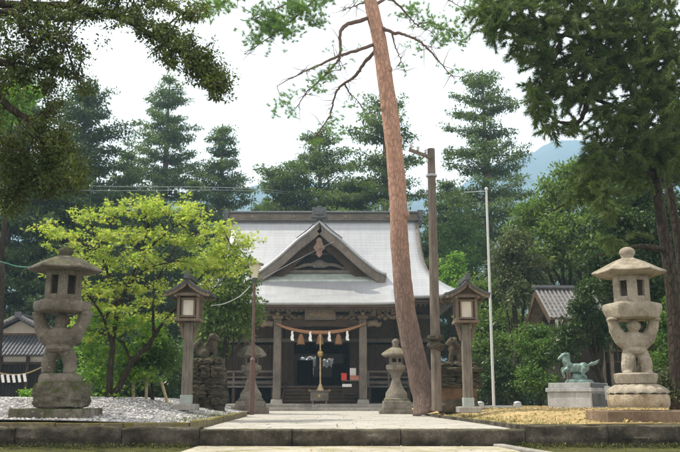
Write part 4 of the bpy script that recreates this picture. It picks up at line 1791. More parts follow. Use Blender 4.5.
for i in range(12):
    (x0, z0), (x1, z1) = arc[i], arc[i + 1]
    b.prism([(x0, z0), (x1, z1), (x1, z1 + .36), (x0, z0 + .36)], -.13, .13)
b.build('tie_beam', M['wood_dark_x'], SH)
b = MB()
b.box((0, .0, 4.60), (7.0, .22, .20))
b.build('eave_beam', M['wood_grey_x'], SH, False, bevel=.012)
# carved frog leg strut and cloud carvings between beam and eave
b = MB()
for q in (-1, 1):
    b.tube(curve([(q * .12, -.02, 4.45), (q * .45, -.02, 4.36), (q * .75, -.02, 4.22), (q * 1.05, -.02, 4.20)], 8), [.07, .08, .085, .09, .09, .08, .07, .06, .03], 8)
    for i in range(7):
        b.ell((q * (.85 + .12 * i), -.02, 4.22 + .07 * math.sin(i * 2.1)), (.10, .08, .09), 10)
b.build('carved_strut', M['carving'], SH, True)
for q in (-1, 1):
    b = MB()
    for i in range(6):
        b.ell((q * (2.75 + .14 * i), -.02, 4.28 + .08 * math.sin(i * 2.4)), (.11, .09, .10), 10)
    b.build('cloud_carving', M['carving'], SH, True)
for sx in (-1, 1):
    b = MB()
    for i in range(4):
        b.box((sx * (2.75 + .32 * i), 0, 4.44), (.18, .20, .12), 0, 1.15)
    b.build('bearing_block', M['wood_grey'], SH, False, bevel=.01)
# name plaque leaning forward under the eave
b = MB()
b.box((0, 0, 0), (1.28, .06, .42))
b.v = [(x, -.38 + y - z * .3, 4.36 + z) for x, y, z in b.v]
plq = b.build('name_plaque', M['carving'], SH, False, bevel=.01)
b = MB()
for q in (-1, 1):
    b.box((0, 0, q * .225), (1.44, .09, .07))
    b.box((q * .675, 0, 0), (.08, .085, .378))
b.v = [(x, -.40 + y - z * .3, 4.36 + z) for x, y, z in b.v]
b.build('plaque_frame', M['wood_grey_x'], plq, False, bevel=.006)

# main hall: columns, wall, floor, interior
cols = [-5.6, -3.85, -2.05, 2.05, 3.85, 5.6]
for Yc in (41.0, 49.0):
    for cx in cols:
        b = MB()
        b.tube([(cx, Yc - oy, zs), (cx, Yc - oy, 5.5)], .16, 14)
        b.build('column', M['wood_dark'], SH, 'auto')
for zz_, hh in ((1.32, .20), (3.42, .20), (4.62, .24)):
    for x0, x1 in ((-5.75, -2.0), (2.0, 5.75)) if zz_ < 3 else ((-5.75, 5.75),):
        b = MB()
        b.box(((x0 + x1) / 2, 41 - oy - .12, zz_), (x1 - x0, .12, hh))
        b.build('wall_beam', M['wood_grey_x'], SH, False, bevel=.01)
b = MB()
b.box((0, 41 - oy, 4.02), (11.2, .05, 1.0))
b.box((0, 41 - oy, 5.10), (11.2, .05, .75))
for sx in (-1, 1):
    b.box((sx * 5.62, 45 - oy, 2.9), (.05, 7.9, 5.2))
b.box((0, 48.98 - oy, 4.35), (11.1, .05, 2.3))
b.box((-3.9, 48.98 - oy, 1.75), (3.4, .05, 2.85))
b.box((3.35, 48.98 - oy, 1.75), (4.5, .05, 2.85))
b.box((-.5, 48.98 - oy, .75), (3.4, .05, .9))
b.build('wall', M['wood_dark'], SH)
for i in range(2):
    for sx in (-1, 1):
        x0, x1 = (2.2, 3.7) if i == 0 else (4.0, 5.45)
        cx, w = sx * (x0 + x1) / 2, x1 - x0
        b = MB()
        b.box((cx, 41 - oy + .03, 2.35), (w, .03, 1.72))
        nb_ = 9
        for k_ in range(nb_):
            b.box((cx - w / 2 + w * (k_ + .5) / nb_, 41 - oy - .02, 2.35), (.035, .05, 1.72))
        for zz_ in (1.55, 1.95, 2.35, 2.75, 3.15):
            b.box((cx, 41 - oy - .035, zz_), (w, .03, .035))
        b.build('lattice_panel', M['wood_dark'], SH)
for sx in (-1, 1):
    b = MB()
    b.box((sx * 1.72, 40.92 - oy, 2.25), (.62, .06, 2.1))
    for zz_ in (1.4, 2.0, 2.6, 3.2):
        b.box((sx * 1.72, 40.88 - oy, zz_), (.62, .05, .06))
    for xx in (-.28, 0, .28):
        b.box((sx * 1.72 + xx, 40.875 - oy, 2.25), (.05, .05, 2.1))
    b.build('door_leaf', M['wood_dark'], SH)
b = MB()
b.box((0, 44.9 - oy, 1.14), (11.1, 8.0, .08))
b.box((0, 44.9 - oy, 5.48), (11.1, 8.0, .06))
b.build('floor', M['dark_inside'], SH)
b = MB()
for sx in (-1, 1):
    b.box((sx * 4.25, 40.2 - oy, 1.10), (4.1, 1.36, .09))
b.box((0, 40.5 - oy, 1.10), (4.4, .76, .088))
b.build('veranda', M['wood_grey_x'], SH, False, bevel=.01)
for sx in (-1, 1):
    for i in range(5):
        b = MB()
        b.box((sx * (2.35 + .95 * i), 39.7 - oy, (zs + 1.05) / 2), (.16, .16, 1.05 - zs))
        b.build('veranda_post', M['wood_dark'], SH, False, bevel=.01)
    b = MB()
    for zz_, hh in ((1.30, .06), (1.55, .07), (1.82, .09)):
        b.box((sx * 4.3, 39.6 - oy, zz_), (4.2, .07, hh))
    for i in range(5):
        b.box((sx * (2.3 + .98 * i), 39.603 - oy, 1.5), (.09, .085, .72))
    b.build('railing', M['wood_grey_x'], SH)
b = MB()
for i in range(5):
    zt_ = zs + (i + 1) * .162
    b.box((0, 38.45 + .31 * i - oy + .16, zt_ - .035), (3.5, .36, .07))
    b.box((0, 38.45 + .31 * i - oy + .04, zt_ - .12), (3.46, .03, .12))
for sx in (-1, 1):
    b.beam((sx * 1.79, 38.35 - oy, zs + .05), (sx * 1.79, 40.1 - oy, 1.08), .09, .28)
b.build('steps', M['wood_dark_x'], SH, False, bevel=.01)
b = MB()
b.box((-1.1, 47.0 - oy, 1.95), (.9, .5, 1.55))
b.box((1.15, 47.2 - oy, 1.85), (1.4, .6, 1.35))
b.box((0, 46.4 - oy, 1.45), (1.3, .5, .55))
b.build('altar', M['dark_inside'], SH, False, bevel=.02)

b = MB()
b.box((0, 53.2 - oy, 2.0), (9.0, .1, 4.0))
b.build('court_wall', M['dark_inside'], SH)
# ---- things hung or placed at the porch
def world_thing(name, label, cat, p, rz=0, group=None):
    return thing(name, label, cat, p, rz, group)


yr = 37.22
rp = [at(276.5, 323.5, yr), at(287, 328, yr), at(303, 331.5, yr), at(320, 332.5, yr), at(337, 331.5, yr), at(352, 328.5, yr), at(366.5, 323, yr)]
t = thing('sacred_rope', 'thick orange brown straw rope with white paper streamers strung between the porch columns', 'sacred rope', rp[3])
path = curve(rp, 60)
for s in range(3):
    b = MB()
    P_ = []
    for i, p in enumerate(path):
        f = i / 60
        rr = .030 + .046 * math.sin(PI * min(1, max(0, f * 1.06 - .03))) ** .6
        a = f * 60 + s * 2 * PI / 3
        P_.append((p + Vector((0, math.cos(a), math.sin(a))) * rr * .55, rr * .72))
    b.tube([p for p, r in P_], [r for p, r in P_], 8)
    b.build('strand', M['straw'], t, True, world=True)
for px in (301, 320, 338.5):
    p = at(px, 334, yr)
    b = MB()
    b.lathe([(.04, 0), (.07, -.04), (.11, -.10), (.145, -.30), (.165, -.46), (.12, -.47), (.02, -.44)], 18, p)
    for k_ in range(26):
        a = rng.random() * 2 * PI
        b.tube([p + Vector((math.cos(a) * .12, math.sin(a) * .12, -.2)), p + Vector((math.cos(a) * .165, math.sin(a) * .165, -.46 - .05 * rng.random()))], .012, 4)
    b.build('tassel', M['tassel'], t, 'auto', world=True)
for px in (292.5, 310.5, 329.5, 347.5):
    p = at(px, 332 - abs(px - 320) * .04, yr - .1)
    b = MB()
    zz_, xx = 0, 0
    for k_ in range(4):
        w_ = .085 + .02 * k_
        dx = .045 * (1 if k_ % 2 else -1) * .6
        b.add([p + Vector((xx - w_ / 2, -.012 * k_, zz_)), p + Vector((xx + w_ / 2, -.012 * k_, zz_ - .01)), p + Vector((xx + dx + w_ / 2, -.012 * k_ - .02, zz_ - .14)), p + Vector((xx + dx - w_ / 2, -.012 * k_ - .02, zz_ - .125))], [(0, 1, 2, 3)])
        zz_ -= .105
        xx += dx * .6
    o = b.build('paper_streamer', M['paper'], t, False, world=True)
    md = o.modifiers.new('t', 'SOLIDIFY')
    md.thickness = .004

yb = 37.05
p = at(320.3, 333.5, yb)
t = thing('bell_rope', 'long pale brown bell rope ending in a cone tassel above the offering box', 'bell rope', p)
b = MB()
p1, p2 = at(320.3, 334, yb), at(320.3, 386, yb)
b.tube(curve([p1, p1.lerp(p2, .5), p2], 20), [.035 + .008 * math.sin(i * 2.1) for i in range(21)], 10)
b.build('rope', M['bamboo'], t, True, world=True)
b = MB()
b.lathe([(.03, .0), (.06, -.05), (.10, -.16), (.18, -.34), (.17, -.36), (.03, -.35)], 18, at(320.3, 383.5, yb - .02))
b.build('tassel', M['bamboo'], t, 'auto', world=True)
b = MB()
b.lathe([(.02, .17), (.09, .15), (.14, .08), (.15, .0), (.145, -.03), (.13, -.09), (.08, -.14), (.02, -.16)], 18, at(320.3, 354, yb))
b.build('bell', M['brass'], t, True, world=True)

yo = 36.85
pb = at(319.5, 404, yo)
t = thing('offering_box', 'grey wooden offering box on legs at the foot of the bell rope', 'offering box', (pb.x, yo, .29))
z = lambda py: at(319.5, py, yo).z - .29
b = MB()
b.box((0, 0, (z(401) + z(392)) / 2), (.80, .46, z(392) - z(401)), 0, 1.03)
b.build('body', M['wood_grey_x'], t, False, bevel=.012)
b = MB()
for i in range(7):
    b.box((0, -.24 + .08 * i, z(391)), (.84, .035, .05))
for q in (-1, 1):
    b.box((q * .40, 0, z(390.8)), (.06, .60, .07))
    b.box((q * .46, -.28, z(390.5)), (.07, .07, .12))
b.build('grille_top', M['carving'], t, False, bevel=.008)
for sx in (-1, 1):
    for sy in (-1, 1):
        b = MB()
        b.box((sx * .31, sy * .17, z(401) / 2), (.07, .07, z(401)))
        b.build('leg', M['carving'], t, False, bevel=.006)
b = MB()
b.lathe([(.06, -.012), (.06, .012)], 14)
b.v = [(x, -.245 + z_, z(396) + y) for x, y, z_ in b.v]
b.build('crest', M['brass'], t)

ys = 38.1
pt = at(351, 398, ys)
ztab = at(351, 380.5, ys).z
t = thing('stand', 'low dark wooden stand holding the red box and papers beside the right porch column', 'stand', (pt.x, ys, .29))
wt = 17.5 * mpp(ys)
b = MB()
b.box((0, 0, ztab - .29 - .02), (wt, .42, .045))
b.build('top', M['wood_grey_x'], t, False, bevel=.006)
b = MB()
b.box((0, .05, .45), (wt - .1, .34, .03))
b.box((0, .2, .7), (wt - .1, .025, .5))
b.build('shelf', M['wood_dark_x'], t, False, bevel=.004)
for sx in (-1, 1):
    for sy in (-1, 1):
        b = MB()
        b.box((sx * (wt / 2 - .05), sy * .17, (ztab - .33) / 2), (.05, .05, ztab - .33))
        b.build('leg', M['wood_dark'], t)
p = at(344, 380, ys)
t = thing('box', 'small red lacquered box with a lid on the left end of the wooden stand', 'box', (p.x, ys - .02, ztab + .004))
b = MB()
b.box((0, 0, .135), (.25, .24, .27))
b.build('body', M['red_paint'], t, False, bevel=.01)
b = MB()
b.box((0, 0, .30), (.28, .27, .055))
b.build('lid', M['red_paint'], t, False, bevel=.01)
p = at(354.5, 380, ys)
t = thing('box', 'flat salmon coloured box lying in front of the white sheet on the wooden stand', 'box', (p.x, ys - .05, ztab + .004))
b = MB()
b.box((0, 0, .10), (.40, .22, .20))
b.box((0, 0, .205), (.42, .24, .03))
b.build('body', plain_mat('salmon card', (.55, .24, .16), .8, 0, .2, .15, 8), t, False, bevel=.008)
p = at(353, 380, ys)
t = thing('notice', 'white paper notice standing upright behind the salmon box', 'notice', (p.x, ys + .13, ztab + .004))
b = MB()
b.box((0, 0, .29), (.29, .02, .56))
b.build('sheet', M['paper'], t, False, bevel=.003)
b = MB()
b.box((0, .06, .02), (.2, .1, .035))
b.build('foot', M['wood_dark'], t)
p = at(347, 385.5, ys - .3)
t = thing('paper', 'white sheet of paper hung on the front of the wooden stand', 'paper', (p.x, ys - .22, p.z))
b = MB()
b.box((0, 0, 0), (.44, .012, .13))
b.build('sheet', M['paper'], t)
# cloth banners hanging in the open court behind the back doorway
yc = 50.4
for px, py, w_, h_, lab in ((308, 363, 15, 9, 'wide pale blue cloth banner seen through the back doorway, left of the bell rope'),
                            (307, 373, 13, 6, 'low narrow pale blue cloth banner seen under the wide one in the dark hall'),
                            (328, 364, 10, 7, 'pale blue cloth banner seen through the back doorway, right of the bell rope')):
    p = at(px, py, yc)
    s_ = mpp(yc)
    t = thing('cloth_banner', lab, 'banner', p, 0, 'cloth banners behind the hall')
    rows = []
    for i in range(5):
        rows.append([(w_ * s_ * (j / 14 - .5), .05 * math.sin(j * 1.5 + i * .3), h_ * s_ * (.5 - i / 4) + .10 * (j / 14) + .07 * math.sin(j * .9)) for j in range(15)])
    sheet('cloth', rows, M['blue_cloth'], t, .008)
    b = MB()
    b.tube([(-w_ * s_ * .5, 0, h_ * s_ * .5 + .02), (w_ * s_ * .5, 0, h_ * s_ * .5 + .12)], .014, 6)
    b.build('rod', M['bamboo'], t)

# ================================================================== SMALL TILED BUILDINGS
def tiled(mb, origin_, u, v, w, l, rib=.16, up=None):
    """slope of tiles: ribs run along v (down slope)"""
    origin_, u, v = Vector(origin_), Vector(u).normalized(), Vector(v).normalized()
    nrm = u.cross(v).normalized()
    if nrm.z < 0:
        nrm = -nrm
    n_ = max(2, int(w / rib))
    q = [origin_, origin_ + u * w, origin_ + u * w + v * l, origin_ + v * l]
    mb.add(q + [p - nrm * .07 for p in q], [(0, 1, 2, 3), (7, 6, 5, 4), (0, 4, 5, 1), (1, 5, 6, 2), (2, 6, 7, 3), (3, 7, 4, 0)])
    for i in range(n_ + 1):
        c = origin_ + u * (w * i / n_)
        mb.tube([c + nrm * .012, c + v * l + nrm * .012], rib * .29, 8)
    k_ = max(2, int(l / .24))
    for i in range(k_):
        c = origin_ + v * (l * (i + 1) / k_) + nrm * .008
        mb.beam(c + u * .01, c + u * (w - .01), .02, .012)


Y = 35.0
pk = at(22, 313.5, Y)
t = thing('tiled_pavilion', 'small dark pavilion with grey tiled gable roof at the left edge behind the gravel', 'pavilion', (pk.x, Y, .1))
z = lambda py, Yv=Y: at(22, py, Yv).z - .1
zp, ze, zs0, zs1 = z(318), z(333), z(335, Y - .1), z(355, Y - 1.2)
for sx in (-1, 1):
    b = MB()
    dv = Vector((sx * 1.22, 0, ze - zp + .05))
    tiled(b, (0, -.35, zp), (0, 1, 0), dv, 2.9, dv.length)
    b.build('upper_roof', M['tile'], t, False)
    b = MB()
    b.tube([(sx * .05, -.36, zp + .05), (sx * 1.26, -.36, ze + .10)], .075, 8)
    for i in range(9):
        f = (i + .5) / 9
        b.lathe([(.055, -.03), (.055, .03), (.02, .035)], 10)
        n_ = len(b.v)
        b.v[-30:] = [(sx * (.08 + 1.16 * f) + x, -.40 - z_, zp + .0 + (ze - zp + .05) * f + y) for x, y, z_ in b.v[-30:]]
    b.build('verge_tile', M['tile_pale'], t, False)
b = MB()
b.tube([(0, -.40, zp + .09), (0, 2.6, zp + .09)], .10, 8)
b.box((0, -.42, zp + .10), (.28, .08, .26))
b.build('ridge', M['tile'], t, False)
b = MB()
b.prism([(-1.0, ze - .02), (1.0, ze - .02), (0, zp - .12)], -.08, -.02)
b.build('gable_plaster', plain_mat('grey brown gable plaster', (.33, .29, .24), .9, 0, .1, .15, 3), t)
b = MB()
b.prism([(-1.25, ze - .12), (1.25, ze - .12), (1.25, ze - .03), (-1.25, ze - .03)], -.14, -.06)
b.build('gable_beam', M['wood_dark_x'], t)
b = MB()
dv = Vector((0, -1.25, zs1 - zs0))
tiled(b, (-2.0, -.05, zs0), (1, 0, 0), dv, 4.0, dv.length)
for sx in (-1, 1):
    dv2 = Vector((sx * .9, 0, zs1 - zs0 + .1))
    tiled(b, (sx * 1.15, -.05, zs0), (0, 1, 0), dv2, 2.7, dv2.length)
b.build('skirt_roof', M['tile'], t, False)
zw0, zw1 = z(362, Y - .5), z(356.5, Y - .5)
b = MB()
b.box((0, .8, (zw0 + zw1) / 2), (3.4, 2.4, zw1 - zw0))
b.build('plaster_band', M['plaster'], t)
b = MB()
b.box((0, .8, zw1 + .10), (3.5, 2.5, .17))
for xx in (-1.7, -.55, .6, 1.7):
    b.box((xx, -.43, (zw1) / 2), (.13, .13, zw1))
b.box((0, -.43, zw0 - .05), (3.4, .10, .10))
b.build('timber_frame', M['wood_dark'], t)
b = MB()
b.box((0, .8, zw0 / 2), (3.38, 2.38, zw0))
for i in range(26):
    b.box((-1.62 + .13 * i, -.41, zw0 / 2 - .03), (.035, .03, zw0 - .1))
for zz_ in (.4, .8, 1.2):
    b.box((0, -.425, zz_), (3.3, .02, .035))
b.build('lattice_wall', M['dark_inside'], t)
t2 = thing('sacred_rope', 'thin straw rope with a row of white paper streamers hung across the tiled pavilion', 'sacred rope', at(22, 380, Y - .75))
b = MB()
rp = curve([at(-8, 371, Y - .75), at(8, 374.5, Y - .75), at(24, 374, Y - .75), at(38, 369, Y - .75), at(48, 363.5, Y - .6)], 20)
b.tube(rp, .03, 8)
b.build('rope', M['bamboo'], t2, True, world=True)
for px in (2.5, 8, 13.5, 19, 24.5):
    p = at(px, 374.6 - max(0, px - 16) * .09, Y - .78)
    b = MB()
    for k_ in range(3):
        b.add([p + Vector((-.07 + .03 * k_, -.01 * k_, -.10 * k_)), p + Vector((.05 + .03 * k_, -.01 * k_, -.10 * k_)), p + Vector((.07 + .03 * k_, -.01 * k_ - .01, -.10 * k_ - .13)), p + Vector((-.05 + .03 * k_, -.01 * k_ - .01, -.10 * k_ - .13))], [(0, 1, 2, 3)])
    o = b.build('paper_streamer', M['paper'], t2, False, world=True)
    md = o.modifiers.new('t', 'SOLIDIFY')
    md.thickness = .004

Y = 31.0
rl = at(541, 290, Y)
t = thing('storehouse', 'small storehouse with a pale ribbed tile roof, half hidden by trees behind the horse', 'storehouse', (rl.x, Y, 0), R(4))
zr_, Lr = rl.z, 2.15
dv = Vector((0, -1.6, -1.25))
b = MB()
tiled(b, (-.2, 0, zr_), (1, 0, 0), dv, Lr, dv.length, .155)
tiled(b, (-.2, 0, zr_), (1, 0, 0), (0, 1.6, -1.25), Lr, dv.length, .155)
b.build('roof', M['tile_pale'], t, False)
b = MB()
b.tube([(-.25, 0, zr_ + .08), (Lr - .2, 0, zr_ + .08)], .11, 8)
b.build('ridge', M['tile'], t, False)
for sy in (-1, 1):
    b = MB()
    b.beam((-.23, 0, zr_ - .14), (-.23, sy * 1.6, zr_ - 1.39), .06, .20)
    b.build('bargeboard', M['wood_dark_x'], t)
b = MB()
zw = zr_ - 1.15
b.prism([(-1.2, 0), (1.2, 0), (1.2, zw), (0, zr_ - .2), (-1.2, zw)], 0, Lr - .6)
b.v = [(y + .35, x, z_) for x, y, z_ in b.v]
b.build('wall', M['dark_inside'], t)
b = MB()
b.box((.40, -1.215, zw - .35), (.42, .03, 1.0))
b.box((.335, -.85, zw - .35), (.03, .7, 1.0))
b.build('plaster_panel', M['plaster'], t)
b = MB()
for xx in (.45, 2.1):
    b.box((xx, -1.24, zw / 2), (.13, .13, zw))
b.build('timber_frame', M['wood_grey'], t)

Y = 30.0
sp = at(606, 404, Y)
t = thing('lattice_shed', 'low dark shed with an open lattice front and pale steps behind the bronze horse', 'shed', (sp.x, Y, 0), R(-6))
z = lambda py: at(606, py, Y).z
b = MB()
b.box((0, .75, z(350) / 2), (2.3, 1.4, z(330)))
b.v = [(x, y, zq if zq < .1 else z(334)) for x, y, zq in b.v]
b.build('wall', M['dark_inside'], t)
b = MB()
b.beam((0, -.35, z(336)), (0, 1.6, z(328)), 2.9, .09)
b.build('roof', M['wood_dark_x'], t, False, bevel=.01)
b = MB()
for i in range(13):
    b.box((-1.08 + .18 * i, .02, (z(340) + z(362)) / 2), (.045, .05, z(340) - z(362)))
for py in (341, 351, 362):
    b.box((0, -.01, z(py)), (2.3, .05, .07))
b.build('lattice', M['wood_dark'], t)
for xx in (-1.1, 0, 1.1):
    b = MB()
    b.box((xx, -.02, z(340) / 2), (.13, .12, z(340)))
    b.build('post', M['wood_grey'], t, False, bevel=.01)
b = MB()
b.box((0, -.35, z(388)), (2.5, .6, .09))
b.box((0, -.62, z(396)), (2.5, .5, .09))
b.build('step', M['carving'], t, False, bevel=.01)

# ================================================================== CABLES
def cable(label, pts, r, mat, name='cable', cat='cable', sag=0.0, group=None):
    b = MB()
    pts = [Vector(p) for p in pts]
    if sag and len(pts) == 2:
        pts = [pts[0], pts[0].lerp(pts[1], .5) - Vector((0, 0, sag)), pts[1]]
    b.tube(curve(pts, 24), r, 6)
    o = b.build(name, mat, None, True)
    return tag(o, label, cat, group)


cable('upper of the two thin power cables crossing in front of the left cedars', [at(-60, 180, 40), at(90, 186, 42), at(250, 188.5, 50), at(330, 197, 70), at(420, 207, 95)], .014, M['cable'], 'power_cable')
cable('lower of the two thin power cables crossing in front of the left cedars', [at(-60, 185, 40), at(90, 190.5, 42), at(250, 190.8, 50), at(330, 199, 70), at(420, 209, 95)], .012, M['cable'], 'power_cable')
cable('green cable hanging from the left edge to the roof of the left stone lantern', [at(-40, 252, 15), at(0, 261.5, 15), at(18, 266.5, 15), at(35, 267, 14.6)], .011, M['cable_green'])
cable('pale cable hanging between the left wooden lantern and the brown lamp post', [at(211, 305.5, 18.6), at(225, 303.5, 21), at(240, 296, 24), at(250.5, 286, 26)], .013, M['cable'])
cable('thin pale cable slanting across the dark front gable', [at(263, 278.5, 40.05), at(300, 258.5, 40.05), at(334, 241.5, 40.15)], .011, M['cable'])

# ================================================================== RED PINE
Y = 24.0
pb = at(432, 411, Y)
PINE = thing('red_pine', 'tall leaning red pine with a bare curved trunk rising in front of the shrine roof', 'pine tree', (pb.x, Y, -.05))
ptr = [(431, 412), (425, 392), (417, 366), (410.5, 338), (404.5, 302), (401.5, 268), (399, 235), (398, 200), (395, 160), (391, 120), (386, 85), (380, 45), (372, 8), (362, -40), (352, -85), (345, -120)]
prd = [17.5, 12.4, 10.6, 10.2, 9.6, 9.2, 8.9, 8.8, 8.8, 8.6, 8.2, 7.6, 7, 5.8, 3.8, 1.5]
tp = curve([at(x, y_, Y) for x, y_ in ptr], 90)
rd = np.interp(np.linspace(0, 1, 91), np.linspace(0, 1, len(prd)), prd) * mpp(Y)
b = MB()
V, Fc = [], []
nn = 26
b.tube(tp, list(rd), nn)
V2 = []
for i, p in enumerate(b.v):
    c = tp[min(i // nn, 90)]
    v = Vector(p)
    d = (v - c)
    V2.append(tuple(c + d * (1 + .07 * mnoise.fractal(v * 1.8, 1, 2, 4) + .05 * mnoise.noise(v * 6))))
b.v = V2
for (x, y_, dx) in ((400, 215, 8), (393, 140, 8), (389, 108, -7), (405, 300, 8), (384, 70, 7), (396, 180, 8)):
    p = at(x, y_, Y - .1)
    b.ell(p + Vector((dx * mpp(Y) * .86, -.03, 0)), (.09, .09, .13), 10)
b.build('trunk', M['bark_pine'], PINE, True, world=True, fix=False)
LIMBS = [
    ([(370, 18, 0), (346, 25, -.3), (340, 35, -.5), (340, 55, -.6), (335, 64, -.7), (321, 79, -.8), (307, 92, -.9), (296, 108, -1)], 3.0),
    ([(376, 44, 0), (342, 55, -.6), (321, 64, -1), (303, 72, -1.3), (277, 86, -1.6)], 2.6),
    ([(378, 47, 0), (363, 65, .4), (355, 76, .6), (342, 85, .8), (335, 95, .9), (331, 113, 1), (321, 129, 1.1), (312, 143, 1.2)], 2.7),
    ([(345, 84, .8), (349, 92, .9), (356, 99, 1), (365, 114, 1.1)], 1.3),
    ([(377, 26, 0), (392, 32, -.3), (406, 35, -.6), (420, 42, -.8), (432, 53, -1), (441, 64, -1.1), (455, 79, -1.2)], 2.6),
    ([(392, 33, -.3), (395, 46, -.4), (401, 60, -.4), (406, 73, -.5)], 1.4),
    ([(375, 5, 0), (388, -2, .5), (397, 4, .8), (409, 16, 1), (417, 25, 1.1), (432, 32, 1.3)], 2.4),
    ([(374, 5, 0), (362, 3, .2), (350, 8, .4), (340, 10, .5)], 1.6),
    ([(417, 25, 1.1), (430, 22, 1.2), (448, 30, 1.3), (462, 36, 1.4)], 1.3),
    ([(366, -25, 0), (335, -18, -1), (306, 8, -1.6), (275, 33, -2), (244, 54, -2.4)], 2.2),
    ([(360, -50, 0), (300, -40, -1), (250, -12, -1.8), (215, 6, -2.4), (196, 12, -2.6)], 2.2),
    ([(306, 8, -1.6), (290, 2, -1.8), (268, 14, -2), (250, 20, -2.1)], 1.2),
    ([(364, -30, 0), (395, -35, 1), (425, -18, 1.6), (452, 2, 2), (468, 10, 2.2)], 2.0),
    ([(321, 79, -.8), (330, 72, -.7), (341, 70, -.6)], .9),
    ([(356, -70, 0), (380, -100, .6), (420, -110, 1)], 2),
    ([(354, -80, 0), (330, -110, -.6), (290, -110, -1)], 2),
]
TWIG = []
for pts, r in LIMBS:
    b = MB()
    q = curve([at(x, y_, Y + d) for x, y_, d in pts], 7 * (len(pts) - 1), .018)
    b.tube(q, [max(.01, .78 * r * mpp(Y) * (1 - .82 * i / (len(q) - 1))) * (1 + random.uniform(-.1, .1)) for i in range(len(q))], 8)
    for _ in range(4 * (len(pts) - 1)):
        i0 = random.randint(len(q) // 3, len(q) - 1)
        dvec = Vector((random.gauss(0, 1), random.gauss(0, .8), random.gauss(-.1, .6))).normalized() * random.uniform(.25, .75)
        e1 = q[i0] + dvec
        b.tube(curve([q[i0], q[i0] + dvec * .5 + Vector((random.uniform(-.06, .06), 0, random.uniform(-.12, .12))), e1], 5, .02), lin(.013, .004, 6), 4)
        TWIG.append(e1)
    b.build('limb', M['bark_limb'], PINE, True, world=True, fix=False)
cr = Crown()
T_PINE = (np.array([[0, .035, 0], [1, .008, 0], [1, -.008, 0], [0, -.035, 0]]),)


for e1 in TWIG:
    if rng.random() < .16:
        for _ in range(3):
            cr.tuft(e1 + Vector(rng.normal(size=3)) * .05, (rng.normal() * .6, rng.normal() * .5, .4), 24, .11, .9)


def pine_spray(x, y_, d, n, spread, size=.14, ang=None):
    c0 = at(x, y_, Y + d)
    for i in range(n):
        p = c0 + Vector(rng.normal(size=3)) * spread
        cr.tuft(p, (rng.normal() * .6 + (ang or 0), rng.normal() * .6, .35 + .4 * rng.random()), 26, size, .75)


for (x, y_, rx, ry, d, n) in ((448, 30, 20, 9, 1.3, 46), (460, 40, 8, 4, 1.4, 18), (432, 22, 10, 8, 1.1, 20), (415, 8, 16, 8, 1.6, 26), (440, 42, 9, 5, 1.0, 14), (405, 14, 9, 6, 1, 9),
                              (300, 10, 24, 11, -1.7, 120), (275, 25, 20, 12, -2, 105), (315, 22, 10, 8, -1.5, 20), (288, 34, 12, 7, -2, 24), (254, 38, 10, 10, -2.2, 30), (322, -4, 20, 10, -1.3, 50), (262, 14, 14, 8, -2, 30),
                              (218, 6, 18, 7, -2.3, 45), (205, 14, 9, 5, -2.5, 16), (245, -8, 20, 8, -1.8, 40),
                              (330, 73, 10, 6, -.8, 16), (312, 86, 8, 6, -.9, 10), (285, 98, 8, 6, -1.4, 9), (280, 111, 7, 5, -1.4, 8), (294, 112, 5, 5, -1, 6), (322, 80, 8, 5, -.9, 8),
                              (330, 126, 10, 5, 1, 12), (340, 134, 7, 4, 1.1, 8), (365, 112, 5, 5, 1.1, 6), (352, 104, 5, 4, 1, 4), (316, 140, 6, 4, 1.2, 7), (455, 75, 4, 6, -1.2, 4), (405, 70, 3, 5, -.5, 3), (420, 52, 6, 4, -.8, 4),
                              (470, 8, 14, 7, 2.2, 26), (420, -110, 40, 14, 1, 60), (290, -110, 40, 14, -1, 60), (350, -130, 50, 14, 0, 80)):
    for i in range(n):
        a = rng.normal(size=2) * .5
        p = at(x + a[0] * rx, y_ + a[1] * ry, Y + d + rng.normal() * .25)
        for k_ in range(2):
            cr.tuft(p + Vector(rng.normal(size=3)) * .10, (rng.normal() * .6 - .2, rng.normal() * .5, .3 + .4 * rng.random()), 42, .125, .8)
cr.build('crown', T_PINE, M['leaf_pine'], PINE, origin(PINE))
print('pine', cr.count())

# ================================================================== NEAR TREE OVERHEAD ON THE LEFT
Y = 9.0
base = Vector((-7.2, 9.6, -.25))
OAK = thing('evergreen_oak', 'dark evergreen tree just outside the left edge, its leafy branches arching over the upper left', 'tree', base)
b = MB()
tp = curve([base, (-7.0, 9.5, 1.8), (-6.5, 9.3, 3.6), (-5.9, 9.1, 5.2), (-5.6, 9.1, 7.2)], 16)
b.tube(tp, lin(.34, .14, 17), 14, .04)
BR = [
    [(-70, 60, .1), (-20, 22, 0), (12, 12, 0), (24, 30, -.1), (36, 42, -.1), (50, 36, -.2), (66, 44, -.2)],
    [(-60, 0, 0), (0, 4, .1), (35, 5, .2), (70, 6, .2), (106, 14, .2), (134, 25, .1), (158, 40, .0), (183, 54, 0), (207, 68, -.1), (222, 84, -.1)],
    [(70, 6, .2), (90, -8, .3), (120, -12, .3), (150, -4, .4), (175, 8, .5), (196, 22, .4)],
    [(-50, 110, .2), (-10, 92, .1), (10, 108, 0), (30, 122, 0), (46, 145, -.1), (62, 165, -.1), (76, 180, -.2)],
    [(-40, 60, .1), (0, 62, .1), (25, 70, .2), (50, 66, .2), (78, 74, .3)],
    [(-40, 140, .1), (-5, 150, .1), (14, 165, .1), (28, 185, .1)],
    [(20, 10, 0), (36, -10, .2), (60, -20, .3), (80, -24, .4)],
]
tips = []
for pts in BR:
    q = curve([at(x, y_, Y + d) for x, y_, d in pts], 6 * len(pts), .008)
    b.tube(q, lin(.062, .012, len(q)), 8, .05)
    tips += [q]
b.tube(curve([tp[8], at(-70, 60, Y + .1)], 5), lin(.12, .06, 6), 8)
